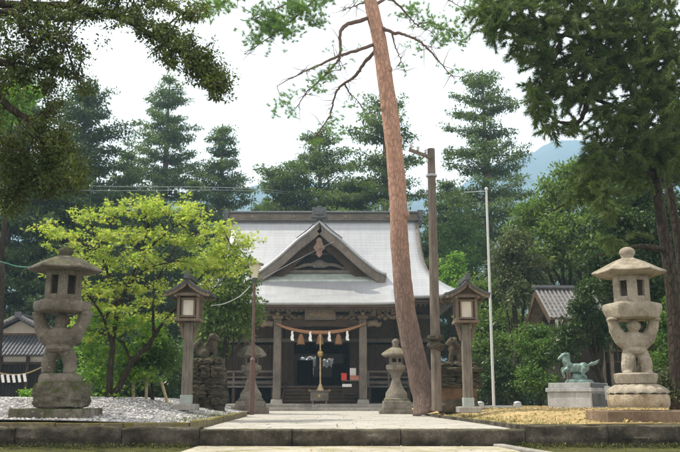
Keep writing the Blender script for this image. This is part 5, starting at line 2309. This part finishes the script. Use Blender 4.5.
b.tube(curve([tp[11], at(-60, 0, Y)], 5), lin(.12, .06, 6), 8)
b.tube(curve([tp[8], at(-50, 110, Y + .2)], 5), lin(.1, .05, 6), 8)
b.tube(curve([tp[8], at(-40, 60, Y + .1)], 5), lin(.1, .05, 6), 8)
b.tube(curve([tp[6], at(-40, 140, Y + .1)], 5), lin(.08, .05, 6), 8)
cr = Crown()
LOBES = [  # px, py, rx, ry, dY, clumps
    (22, 22, 30, 22, 0, 26), (48, 18, 22, 16, .2, 14), (70, 12, 20, 9, .2, 12), (100, 12, 24, 8, .2, 14), (130, 18, 20, 9, .1, 14), (150, 30, 16, 9, .1, 13), (168, 36, 14, 12, .1, 13),
    (184, 48, 14, 12, 0, 18), (200, 62, 15, 13, 0, 24), (212, 76, 12, 12, -.1, 22), (218, 86, 8, 7, -.1, 10), (160, 4, 30, 8, .4, 16), (190, 14, 12, 9, .5, 8), (110, -6, 40, 8, .3, 22),
    (172, 62, 8, 8, 0, 5), (160, 52, 7, 6, 0, 4), (60, 40, 14, 9, .1, 9), (20, 55, 26, 16, .1, 20), (48, 62, 18, 12, .2, 12), (72, 72, 14, 9, .3, 8), (80, 50, 8, 7, .1, 4), (56, 56, 8, 8, .1, 4),
    (-4, 80, 16, 12, 0, 10), (14, 74, 26, 8, .1, 14), (46, 84, 12, 9, .1, 8), (8, 150, 18, 22, .1, 26), (24, 170, 22, 20, .1, 30), (50, 150, 18, 14, 0, 22), (64, 165, 18, 16, -.1, 30), (76, 176, 12, 12, -.2, 16),
    (46, 182, 18, 14, 0, 22), (8, 196, 14, 14, .1, 14), (40, 125, 12, 9, 0, 9), (52, 108, 10, 12, .1, 9), (60, 135, 12, 8, .1, 8), (84, 90, 8, 7, .2, 3), (-10, 120, 10, 18, .1, 8), (10, 205, 10, 8, .1, 7)]
for (x, y_, rx, ry, d, n) in LOBES:
    for i in range(int(n * 2.5)):
        a = rng.normal(size=2) * (.46 if rng.random() < .82 else .8)
        p = at(x + a[0] * rx, y_ + a[1] * ry, Y + d + rng.normal() * .22)
        s = .075 + .06 * rng.random()
        cr.clump(p, (s * (.6 + .9 * rng.random()), s, s * (.5 + .6 * rng.random())), 36, .033 + .018 * rng.random(), up=.35, droop=.35, shell=.05)
        if i % 3 == 0:
            best = min((q for t_ in tips for q in t_), key=lambda q: (q - p).length)
            if (best - p).length < .7:
                b.tube(curve([best, best.lerp(p, .5) + Vector((0, 0, -.02)), p], 4), lin(.010, .004, 5), 5)
# the crown beyond the frame, which shades the left lantern
b.tube(curve([tp[12], (-7.0, 11.5, 6.6), (-8.2, 13.8, 7.6), (-9.0, 15.6, 8.2)], 10), lin(.13, .04, 11), 8)
for i in range(150):
    f = rng.random()
    p = Vector((-8.3 - 1.6 * f + rng.normal() * .9, 14.9 + 1.2 * f + rng.normal() * .9, 7.9 + .4 * f + rng.normal() * .6))
    cr.clump(p, .36, 30, .13, up=.4)
for i in range(70):
    p = Vector((-6.6 + rng.normal() * 1.2, 10.2 + rng.normal() * 1.2, 7.4 + rng.normal() * .7))
    cr.clump(p, .35, 26, .12, up=.4)
b.build('trunk', M['bark_dark'], OAK, True, world=True, fix=False)
cr.build('crown', T_LEAF, M['leaf_near'], OAK, base)
print('oak', cr.count())

# ================================================================== NEAR FIR ON THE RIGHT
Y = 17.0
base = at(676, 404, Y)
base.z = .1
FIR = thing('fir_tree', 'big dark fir with two leaning trunks and hanging needle sprays filling the upper right', 'fir tree', base)
b = MB()
b.tube(curve([base, at(674, 320, Y), at(668, 260, Y), at(660, 210, Y), at(654, 172, Y), at(640, 110, Y), at(618, 50, Y), at(600, 0, Y), at(585, -60, Y)], 30),
       lin(.15, .06, 31), 14, .04)
b.build('trunk', M['bark_dark'], FIR, True, world=True, fix=False)
b = MB()
b.tube(curve([base + Vector((.35, .4, 0)), at(686, 320, Y + .4), at(681, 262, Y + .4), at(674, 215, Y + .4), at(667, 172, Y + .4), at(662, 110, Y + .4), at(650, 40, Y + .4), at(640, -60, Y + .4)], 26),
       lin(.12, .05, 27), 12, .04)
b.build('trunk', M['bark_dark'], FIR, True, world=True, fix=False)
b = MB()
FB = [[(655, 175, 0), (630, 172, -.5), (600, 182, -.8), (572, 200, -1), (550, 212, -1.2)], [(666, 250, 0), (640, 246, -.4), (615, 252, -.7), (590, 258, -.9)], [(645, 120, 0), (610, 105, -.6), (575, 92, -1), (548, 96, -1.3)],
      [(625, 60, 0), (590, 40, -.5), (550, 34, -1), (510, 30, -1.4), (488, 24, -1.7)], [(612, 25, 0), (570, 0, -.5), (520, -8, -1), (480, 4, -1.5)], [(650, 150, 0), (672, 140, -.8), (690, 150, -1.2)],
      [(636, 95, 0), (668, 70, -1), (690, 80, -1.5)], [(640, 110, 0), (616, 140, -.8), (604, 165, -1.2), (596, 190, -1.4)], [(560, 45, -.9), (548, 70, -1), (540, 95, -1.1)], [(590, 96, -.8), (580, 120, -.9), (560, 122, -1), (546, 112, -1)],
      [(600, 40, -.6), (588, 70, -.9), (566, 80, -1.1)]]
for pts in FB:
    q = curve([at(x, y_, Y + d) for x, y_, d in pts], 6 * len(pts), .012)
    b.tube(q, lin(.065, .012, len(q)), 7)
b.build('limbs', M['bark_dark'], FIR, True, world=True, fix=False)
cr = Crown()
FL = [(490, 8, 16, 12, -1.6, 20), (496, 26, 10, 14, -1.6, 16), (515, 18, 16, 16, -1.3, 26), (525, 45, 14, 12, -1.2, 16), (545, 25, 18, 18, -1, 30), (545, 55, 14, 14, -1, 22), (540, 88, 12, 16, -1.1, 22), (545, 108, 10, 8, -1.1, 12),
      (560, 72, 14, 12, -1, 20), (575, 20, 22, 22, -.8, 44), (580, 55, 18, 18, -.8, 30), (570, 95, 14, 10, -.9, 18), (605, 25, 22, 26, -.5, 50), (610, 65, 20, 24, -.6, 50), (592, 85, 14, 12, -.8, 20), (640, 20, 26, 26, -.6, 60),
      (645, 60, 24, 26, -.7, 60), (668, 30, 16, 36, -1, 46), (672, 90, 16, 30, -1, 50), (645, 105, 24, 24, -.8, 56), (622, 120, 16, 18, -.8, 34), (605, 112, 10, 10, -.7, 10), (600, 150, 13, 18, -1.2, 34), (595, 178, 11, 16, -1.4, 30), (603, 196, 10, 12, -1.4, 22),
      (630, 150, 20, 16, -.8, 40), (655, 140, 20, 22, -.8, 46), (625, 170, 18, 10, -.7, 22), (674, 150, 10, 24, -1, 26), (590, 165, 10, 10, -1.3, 14), (575, 190, 8, 8, -1.1, 8), (640, 180, 16, 7, -.5, 12), (510, 2, 26, 10, -1.3, 26), (560, -5, 40, 10, -.8, 40), (640, -10, 40, 14, -.6, 50),
      (620, 240, 18, 6, -.7, 8), (552, 128, 8, 6, -1, 7), (578, 122, 7, 6, -.9, 6)]
for (x, y_, rx, ry, d, n) in FL:
    for i in range(int(n * 1.75)):
        a = rng.normal(size=2) * .50
        p = at(x + a[0] * rx, y_ + a[1] * ry, Y + d + rng.normal() * .35)
        dr = Vector((rng.normal() * .7 - .25, rng.normal() * .6, -.55 + .45 * rng.normal()))
        dr.normalize()
        L = .22 + .2 * rng.random()
        for k_ in range(4):
            cr.tuft(p + dr * L * k_ / 4, dr, 44, .105 + .035 * rng.random(), .8)
T_FIR = (np.array([[0, .050, 0], [1, .012, 0], [1, -.012, 0], [0, -.050, 0]]),)
cr.build('crown', T_FIR, M['leaf_fir'], FIR, base)
print('fir', cr.count())

# ================================================================== MAPLE
Y = 19.0
base = at(112, 402, Y)
base.z = .38
MSTEM = []
MAP = thing('maple', 'yellow green maple with slender dark stems behind the left stone lantern', 'maple tree', base)
b = MB()
ST = [[(108, 404, 0), (110, 375, 0), (113, 340, 0), (118, 310, -.1), (128, 285, -.2), (140, 255, -.3), (148, 228, -.3)], [(108, 404, 0), (119, 387, .1), (132, 362, .2), (148, 345, .3), (158, 330, .4), (172, 312, .5), (200, 278, .7), (232, 248, .9)],
      [(154, 335, .35), (153, 305, .3), (157, 280, .2), (170, 258, .1)], [(112, 345, 0), (104, 320, -.3), (92, 300, -.5), (78, 285, -.7), (62, 262, -.9)], [(118, 310, -.1), (110, 280, .2), (100, 252, .3), (92, 228, .4)],
      [(132, 362, .2), (120, 340, .5), (98, 332, .8), (84, 330, 1)], [(140, 255, -.3), (160, 238, -.5), (182, 222, -.6)], [(172, 312, .5), (190, 300, .2), (212, 292, 0)], [(128, 285, -.2), (145, 270, -.5), (170, 262, -.8)],
      [(104, 320, -.3), (118, 300, -.6), (130, 300, -.8)], [(100, 252, .3), (75, 240, .4), (55, 225, .5), (42, 222, .6)]]
for i, pts in enumerate(ST):
    q = curve([at(x, y_, Y + d) for x, y_, d in pts], 6 * len(pts), .012)
    r0 = .088 if i < 2 else .042
    if i > 1:
        near = min((w for z in MSTEM for w in z), key=lambda w: (w - q[0]).length)
        q = [near] + list(q[1:])
    MSTEM.append(q)
    b.tube(q, lin(r0, .012, len(q)), 9)
cr, cr2 = Crown(), Crown()
ML = [(60, 232, 22, 8, .5, 22), (92, 215, 20, 8, .4, 24), (125, 208, 22, 8, 0, 28), (155, 212, 22, 8, -.4, 30), (185, 215, 20, 9, -.6, 28), (215, 228, 22, 9, .6, 30), (242, 240, 16, 9, .9, 20), (75, 248, 24, 8, 0, 26), (110, 236, 26, 9, 0, 34),
      (145, 238, 28, 10, -.3, 40), (185, 240, 26, 9, -.2, 36), (220, 252, 24, 9, .8, 32), (70, 268, 20, 8, -.7, 20), (105, 262, 26, 10, .2, 34), (145, 262, 28, 10, -.4, 36), (190, 265, 26, 9, .2, 32), (225, 272, 20, 10, .8, 26),
      (100, 288, 22, 9, -.4, 26), (135, 288, 22, 9, -.2, 22), (165, 286, 18, 8, .2, 14), (45, 226, 12, 6, .6, 9), (150, 200, 16, 6, -.3, 14), (190, 206, 12, 6, -.6, 10), (205, 290, 18, 8, .3, 14), (120, 310, 16, 8, -.4, 14), (80, 290, 14, 7, -.6, 12), (75, 318, 5, 5, -.6, 3), (95, 308, 16, 7, .2, 16), (135, 318, 18, 8, .4, 18), (165, 318, 14, 7, .6, 12), (112, 328, 16, 7, -.2, 14), (150, 300, 18, 7, .5, 14), (90, 335, 14, 6, .3, 10), (215, 262, 22, 8, .2, 18), (240, 262, 14, 7, .7, 12)]
for (x, y_, rx, ry, d, n) in ML:
    for i in range(int(n * 1.05)):
        a = rng.normal(size=2) * .55
        p = at(x + a[0] * rx, y_ + a[1] * ry, Y + d + rng.normal() * .5)
        cr.clump(p, (.17, .17, .045), 17, .082, up=1.3, droop=.1, shell=.05)
        if i % 5 == 0:
            near = min((w for z in MSTEM for w in z), key=lambda w: (w - p).length)
            if (near - p).length < 1.3:
                b.tube(curve([near, near.lerp(p, .5) + Vector((0, 0, .05)), p], 5), lin(.011, .004, 6), 4)
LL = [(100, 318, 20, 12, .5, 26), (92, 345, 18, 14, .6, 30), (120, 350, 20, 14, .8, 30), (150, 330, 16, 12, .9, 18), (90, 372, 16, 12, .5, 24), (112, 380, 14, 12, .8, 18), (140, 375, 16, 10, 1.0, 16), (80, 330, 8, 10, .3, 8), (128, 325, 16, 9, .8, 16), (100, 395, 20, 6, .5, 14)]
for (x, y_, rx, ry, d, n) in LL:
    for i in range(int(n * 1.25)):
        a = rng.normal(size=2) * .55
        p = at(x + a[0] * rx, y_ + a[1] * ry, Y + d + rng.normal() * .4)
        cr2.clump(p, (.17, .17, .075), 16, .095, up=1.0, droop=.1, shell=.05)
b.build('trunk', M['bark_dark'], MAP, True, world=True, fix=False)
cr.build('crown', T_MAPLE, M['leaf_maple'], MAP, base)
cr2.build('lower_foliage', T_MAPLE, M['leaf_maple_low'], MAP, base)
print('maple', cr.count(), cr2.count())

# staked young tree
Y = 20.5
base = at(152, 404, Y)
base.z = .36
lobed('small young tree held by three bamboo stakes between the maple and the left post lantern', 'young_tree', base,
      [(150, 350, 22, 18, Y), (132, 366, 14, 14, Y - .2), (166, 360, 12, 16, Y), (150, 332, 14, 10, Y + .2)], 'leaf_fresh', .085, .22, 1.25, 30, trunk_r=.05)
for (x0, y0, x1, y1, lab) in ((134, 404, 133, 378, 'leftmost upright bamboo stake under the small young tree'), (146, 404, 147, 372, 'middle upright bamboo stake under the small young tree'),
                              (168.5, 406, 160, 378, 'slanting bamboo stake under the small young tree, nearest the left post lantern')):
    b = MB()
    b.tube([at(x0, y0, Y - .3), at(x1, y1, Y - .3)], .038, 10)
    tag(b.build('bamboo_stake', M['bamboo'], None, 'auto'), lab, 'stake', 'bamboo stakes of the young tree')

# ================================================================== TREES ROUND THE SHRINE
GL = 'broadleaf trees round the shrine'
lobed('round green tree hiding the left end of the shrine, behind the left post lantern', 'broadleaf_tree', at(226, 404, 28),
      [(228, 262, 26, 20, 28), (240, 295, 20, 22, 27.6), (215, 300, 22, 26, 28), (232, 322, 24, 16, 27.8), (205, 335, 18, 16, 28.2), (248, 318, 12, 14, 27.5), (205, 268, 18, 18, 28.5), (216, 352, 14, 10, 28.4)], 'leaf_broad', .12, .40, 1.25, 44, trunk_r=.14, group=GL)
lobed('shaded bush filling the gap behind the left rock pedestal', 'shrub', at(200, 404, 31), [(195, 345, 18, 20, 31), (212, 360, 14, 18, 31), (185, 372, 16, 20, 31)], 'leaf_dark', .11, .36, 1.0, 40, cat='shrub')
# right of the shrine
lobed('bright lime green young tree behind the right end of the shrine roof', 'broadleaf_tree', at(455, 404, 48),
      [(452, 272, 12, 16, 48), (445, 286, 12, 12, 48), (462, 290, 12, 14, 47), (458, 262, 7, 8, 48)], 'leaf_lime', .17, .5, 1.2, 40, trunk_r=.12, group=GL)
lobed('mid green bushy tree between the shrine roof and the flagpole top', 'broadleaf_tree', at(450, 404, 55),
      [(436, 240, 16, 16, 55), (462, 232, 16, 18, 55), (448, 258, 18, 14, 54), (425, 250, 10, 14, 55), (480, 248, 12, 20, 54), (470, 262, 12, 14, 53)], 'leaf_fresh', .20, .6, 1.2, 40, trunk_r=.2, group=GL)
lobed('light green bushy tree directly behind the white flagpole', 'broadleaf_tree', at(492, 404, 37),
      [(478, 290, 14, 18, 37), (500, 300, 18, 20, 37), (488, 325, 20, 18, 36), (512, 325, 16, 18, 36), (470, 318, 12, 16, 37), (505, 345, 20, 14, 35), (480, 350, 16, 12, 35.5)], 'leaf_broad', .14, .45, 1.2, 44, trunk_r=.16, group=GL)
lobed('tall light green tree with a spreading crown in the middle right, above the storehouse roof', 'broadleaf_tree', at(575, 404, 36),
      [(560, 195, 26, 20, 36), (590, 185, 24, 20, 36), (535, 215, 22, 18, 36), (560, 230, 30, 18, 35), (600, 215, 24, 20, 35), (545, 255, 26, 18, 35), (580, 255, 24, 14, 34.5), (610, 245, 22, 20, 34), (520, 240, 14, 16, 36), (570, 172, 16, 12, 36), (622, 200, 18, 20, 36), (530, 275, 16, 14, 35)], 'leaf_broad', .16, .52, 1.45, 46, trunk_r=.24, group=GL)
lobed('grey green flowering tree between the flagpole and the storehouse', 'broadleaf_tree', at(515, 404, 33),
      [(512, 245, 18, 20, 33), (528, 265, 16, 16, 33), (505, 275, 16, 16, 33), (520, 292, 16, 16, 32.5), (538, 285, 12, 14, 33), (500, 258, 10, 12, 33)], 'leaf_grey', .13, .42, 1.25, 46, trunk_r=.15, group=GL)
lobed('dense dark tree behind the right stone lantern', 'broadleaf_tree', at(640, 404, 24),
      [(625, 225, 28, 20, 24), (655, 250, 24, 26, 24), (600, 262, 20, 14, 25), (615, 285, 24, 14, 24), (650, 290, 26, 20, 24), (590, 285, 14, 10, 25), (668, 330, 16, 22, 23), (640, 330, 18, 20, 24.5), (668, 215, 16, 20, 24), (640, 200, 20, 18, 25), (676, 275, 12, 24, 24), (668, 165, 20, 26, 26), (640, 165, 20, 20, 26), (676, 120, 14, 24, 26)], 'leaf_dark', .115, .36, 1.5, 46, trunk_r=.2, group=GL)
lobed('dark overhanging tree whose branches droop over the storehouse roof behind the horse', 'broadleaf_tree', at(606, 404, 27.5),
      [(590, 318, 20, 14, 27.5), (572, 335, 16, 18, 27), (600, 340, 16, 12, 27.6), (562, 352, 12, 14, 26.8), (610, 320, 14, 14, 27.6), (578, 306, 9, 10, 27.2), (588, 300, 12, 10, 27.3)], 'leaf_dark', .10, .32, 1.05, 44, trunk_r=.14, group=GL)
lobed('bright green bush left of the granite pedestal', 'shrub', at(540, 406, 27.5), [(540, 355, 16, 18, 27.5), (530, 378, 16, 14, 27.3), (548, 385, 14, 12, 27), (525, 340, 12, 14, 28), (545, 335, 10, 12, 28)], 'leaf_fresh', .10, .3, 1.3, 44, trunk_r=.06, cat='shrub')
lobed('dark green bush between the flagpole and the bright green bush', 'shrub', at(508, 406, 29), [(502, 372, 16, 18, 29), (514, 388, 12, 14, 28.6), (490, 385, 14, 14, 29), (470, 375, 14, 20, 30)], 'leaf_dark', .10, .32, 1.2, 44, trunk_r=.06, cat='shrub')
lobed('layered fresh green bush right of the right stone lantern', 'shrub', at(668, 402, 18.5), [(662, 322, 14, 8, 18.5), (672, 340, 14, 9, 18.3), (664, 358, 14, 9, 18.2), (675, 305, 10, 8, 18.6)], 'leaf_fresh', .075, .2, 1.25, 34, trunk_r=.05, cat='shrub')
lobed('low grey green bush at the foot of the right stone lantern', 'shrub', at(668, 404, 17.2), [(664, 382, 14, 12, 17.2), (674, 392, 10, 9, 17), (655, 392, 8, 9, 17.3)], 'leaf_grey', .07, .18, 1.2, 34, trunk_r=.04, cat='shrub')
lobed('sunlit lime green tree glimpsed at the left edge behind the dark oak branches', 'broadleaf_tree', at(-10, 404, 26), [(14, 102, 22, 18, 26), (28, 92, 12, 10, 26), (-2, 118, 18, 16, 26)], 'leaf_lime', .12, .4, 1.3, 46, trunk_r=.2, group=GL)
lobed('dark bush beside the tiled pavilion at the foot of the maple', 'shrub', at(62, 404, 27), [(58, 372, 12, 22, 27), (72, 385, 14, 16, 26.5), (85, 360, 14, 22, 28)], 'leaf_dark', .10, .33, 1.1, 44, trunk_r=.06, cat='shrub')
lobed('low bright grass green bush at the foot of the left boulder', 'shrub', at(28, 402, 24), [(27, 396, 7, 5, 24)], 'leaf_lime', .07, .16, 1.2, 34, trunk_r=.03, cat='shrub')
lobed('dark shaded hedge bush under the young tree', 'shrub', at(150, 404, 26), [(130, 385, 20, 18, 26), (160, 388, 16, 16, 26), (178, 378, 12, 22, 27), (105, 388, 14, 16, 25.5)], 'leaf_dark', .10, .33, 1.2, 44, trunk_r=.05, cat='shrub')

# tall conifers
conifer('tall pointed cedar standing clear against the sky left of the shrine ridge', 170, 72, 66, 36, 'leaf_cedar', nb=150, tmin=.2)
conifer('narrower cedar touching the left end of the shrine ridge', 223, 121, 64, 27, 'leaf_cedar', nb=120, tmin=.15)
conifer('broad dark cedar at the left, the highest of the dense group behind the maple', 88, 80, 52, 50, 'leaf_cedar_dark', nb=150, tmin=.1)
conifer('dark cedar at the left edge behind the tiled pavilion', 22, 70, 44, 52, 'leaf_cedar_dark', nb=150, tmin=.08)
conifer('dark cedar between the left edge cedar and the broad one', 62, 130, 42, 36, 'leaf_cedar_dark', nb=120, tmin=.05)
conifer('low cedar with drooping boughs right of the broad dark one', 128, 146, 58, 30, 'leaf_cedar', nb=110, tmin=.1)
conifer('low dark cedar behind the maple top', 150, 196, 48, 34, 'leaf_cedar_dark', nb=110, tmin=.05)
conifer('short cedar in the gap between the pointed cedar and the narrower one', 196, 178, 60, 24, 'leaf_cedar', nb=90, tmin=.1)
conifer('spreading cedar behind the middle of the shrine ridge', 320, 128, 60, 44, 'leaf_cedar', nb=120, tmin=.3, shape='layer')
conifer('small bushy cedar above the left half of the shrine ridge', 285, 172, 58, 26, 'leaf_cedar', nb=90, tmin=.3, shape='round')
conifer('wide tiered pine behind the leaning trunk', 384, 92, 54, 46, 'leaf_cedar', nb=110, tmin=.35, shape='layer', dens=.8)
conifer('low tiered cedar between the middle cedar and the leaning trunk', 352, 182, 56, 26, 'leaf_cedar', nb=80, tmin=.3, shape='round')
conifer('tall tiered cedar standing alone against the sky behind the flagpole', 482, 66, 58, 43, 'leaf_cedar', nb=135, tmin=.22, shape='layer')
conifer('smaller cedar between the utility pole and the tall tiered cedar', 446, 176, 62, 28, 'leaf_cedar', nb=90, tmin=.1)
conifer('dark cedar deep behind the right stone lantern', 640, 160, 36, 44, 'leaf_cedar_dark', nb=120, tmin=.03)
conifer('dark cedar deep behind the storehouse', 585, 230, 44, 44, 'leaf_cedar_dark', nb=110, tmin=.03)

# far forest reading as one mass, closing the view below the crowns
cr = Crown()
for i in range(3600):
    u = rng.random()
    X = -75 + 150 * u
    Yf = 76 + 10 * rng.random() + 3 * math.sin(X * .2)
    top = 9.5 + 3.5 * mnoise.noise(Vector((X * .09, 1.3, 0))) + 2.2 * mnoise.noise(Vector((X * .33, 5.3, 0)))
    zf = top * rng.random() ** .8
    cr.clump((X, Yf, zf), (1.1, .9, .8), 26, .42, up=.5, droop=.1)
fo = cr.build('far_forest', T_LEAF, leaf_mat('far forest leaf', [(.016, .036, .016), (.034, .07, .03), (.06, .105, .04)], .2, None, .6, .6), None, (0, 0, 0))
struct(fo, 'stuff')
# shaded undergrowth under the trees
cr = Crown()
for i in range(3600):
    s = rng.random()
    X = (-34 + 27 * rng.random()) if s < .5 else (6.5 + 26 * rng.random())
    Yf = 39 + 12 * rng.random()
    zf = 3.3 * rng.random() ** 1.3
    cr.clump((X, Yf, zf), (.7, .6, .55), 24, .24, up=.5, droop=.1)
struct(cr.build('undergrowth', T_LEAF, M['leaf_dark'], None, (0, 0, 0)), 'stuff')

# distant wooded mountains
def ridge_z(x):
    px = [-900, -420, -190, -120, -60, -20, 20, 60, 95, 120, 150, 175, 210, 300, 480, 900]
    pz = [150, 185, 160, 158, 168, 172, 165, 160, 166, 182, 198, 203, 200, 185, 190, 150]
    return float(np.interp(x, px, pz)) + 5 * mnoise.fractal(Vector((x * .03, 0, 0)), 1, 2, 5)


V, Fc = [], []
nx, ny = 220, 24
for j in range(ny + 1):
    f = j / ny
    for i in range(nx + 1):
        x = -1500 + 3000 * i / nx
        yv = 600 + 500 * f
        zt_ = 1.77 * ridge_z(x / 1.77) * smooth01(f) + 7 * f * mnoise.fractal(Vector((x * .02, yv * .03, 3)), 1, 2, 5)
        V.append((x, yv + 20 * mnoise.noise(Vector((x * .01, 0, 7))), max(-1, zt_ - 2)))
for j in range(ny):
    for i in range(nx):
        k = j * (nx + 1) + i
        Fc.append((k, k + 1, k + nx + 2, k + nx + 1))
b = MB()
b.add(V, Fc)
struct(b.build('mountains', M['hill'], None, True, fix=False))

# air
b = MB()
b.box((0, 570, 199), (3400, 1200, 404))
hz = struct(b.build('haze', None, None), 'stuff')
m, nt = new_mat('haze air')
n = N(nt)
pv_ = n.node('ShaderNodeVolumePrincipled')
pv_.inputs['Color'].default_value = (.52, .77, 1.0, 1)
pv_.inputs['Density'].default_value = .0006
pv_.inputs['Anisotropy'].default_value = .2
o_ = n.node('ShaderNodeOutputMaterial')
n.link(pv_.outputs[0], o_.inputs['Volume'])
hz.data.materials.append(m)

# ================================================================== LIGHT, SKY, CAMERA
sun_dir = Vector((-.50, .16, .85)).normalized()    # towards the sun
elev = math.asin(sun_dir.z)
azim = math.atan2(sun_dir.x, sun_dir.y)
sl = bpy.data.lights.new('sun', 'SUN')
sl.energy = 5.0
sl.angle = R(.6)
sl.color = (1.0, .93, .80)
so = bpy.data.objects.new('sun', sl)
COL.objects.link(so)
so.rotation_euler = sun_dir.to_track_quat('Z', 'Y').to_euler()
so.location = (-40, 10, 60)

W = bpy.data.worlds.new('World')
SC.world = W
W.use_nodes = True
nt = W.node_tree
for q in list(nt.nodes):
    nt.nodes.remove(q)
n = N(nt)
sky = n.node('ShaderNodeTexSky', sky_type='NISHITA')
sky.sun_disc = False
sky.sun_elevation = elev
sky.sun_rotation = azim
sky.dust_density = 4.0
sky.air_density = 1.0
tc = n.node('ShaderNodeTexCoord')
cl = n.noise(tc.outputs['Generated'], 2.2, 6, .6)
fac = n.ramp(cl, [(.25, .84), (.6, 1.0)])
mixn = n.mix(fac, sky.outputs[0], (11.5, 11.0, 10.6))
bg = n.node('ShaderNodeBackground')
bg.inputs['Strength'].default_value = .10
n.link(mixn, bg.inputs['Color'])
wo = n.node('ShaderNodeOutputWorld')
n.link(bg.outputs[0], wo.inputs['Surface'])

cam = bpy.data.cameras.new('camera')
cam.sensor_width = 36
cam.lens = 36 * FPX / 680
cam.clip_start = .05
cam.clip_end = 3000
co = bpy.data.objects.new('camera', cam)
COL.objects.link(co)
co.location = (0, 0, EYE)
co.rotation_euler = (R(90) + PITCH, 0, 0)
SC.camera = co
SC.view_settings.view_transform = 'Standard'
SC.view_settings.look = 'None'
SC.view_settings.gamma = 1
SC.view_settings.exposure = 0.58
SC.view_settings.use_curve_mapping = False
SC.render.engine = 'CYCLES'
SC.cycles.max_bounces = 6
SC.cycles.diffuse_bounces = 3
SC.cycles.transmission_bounces = 4
SC.cycles.volume_bounces = 1
SC.cycles.use_denoising = True
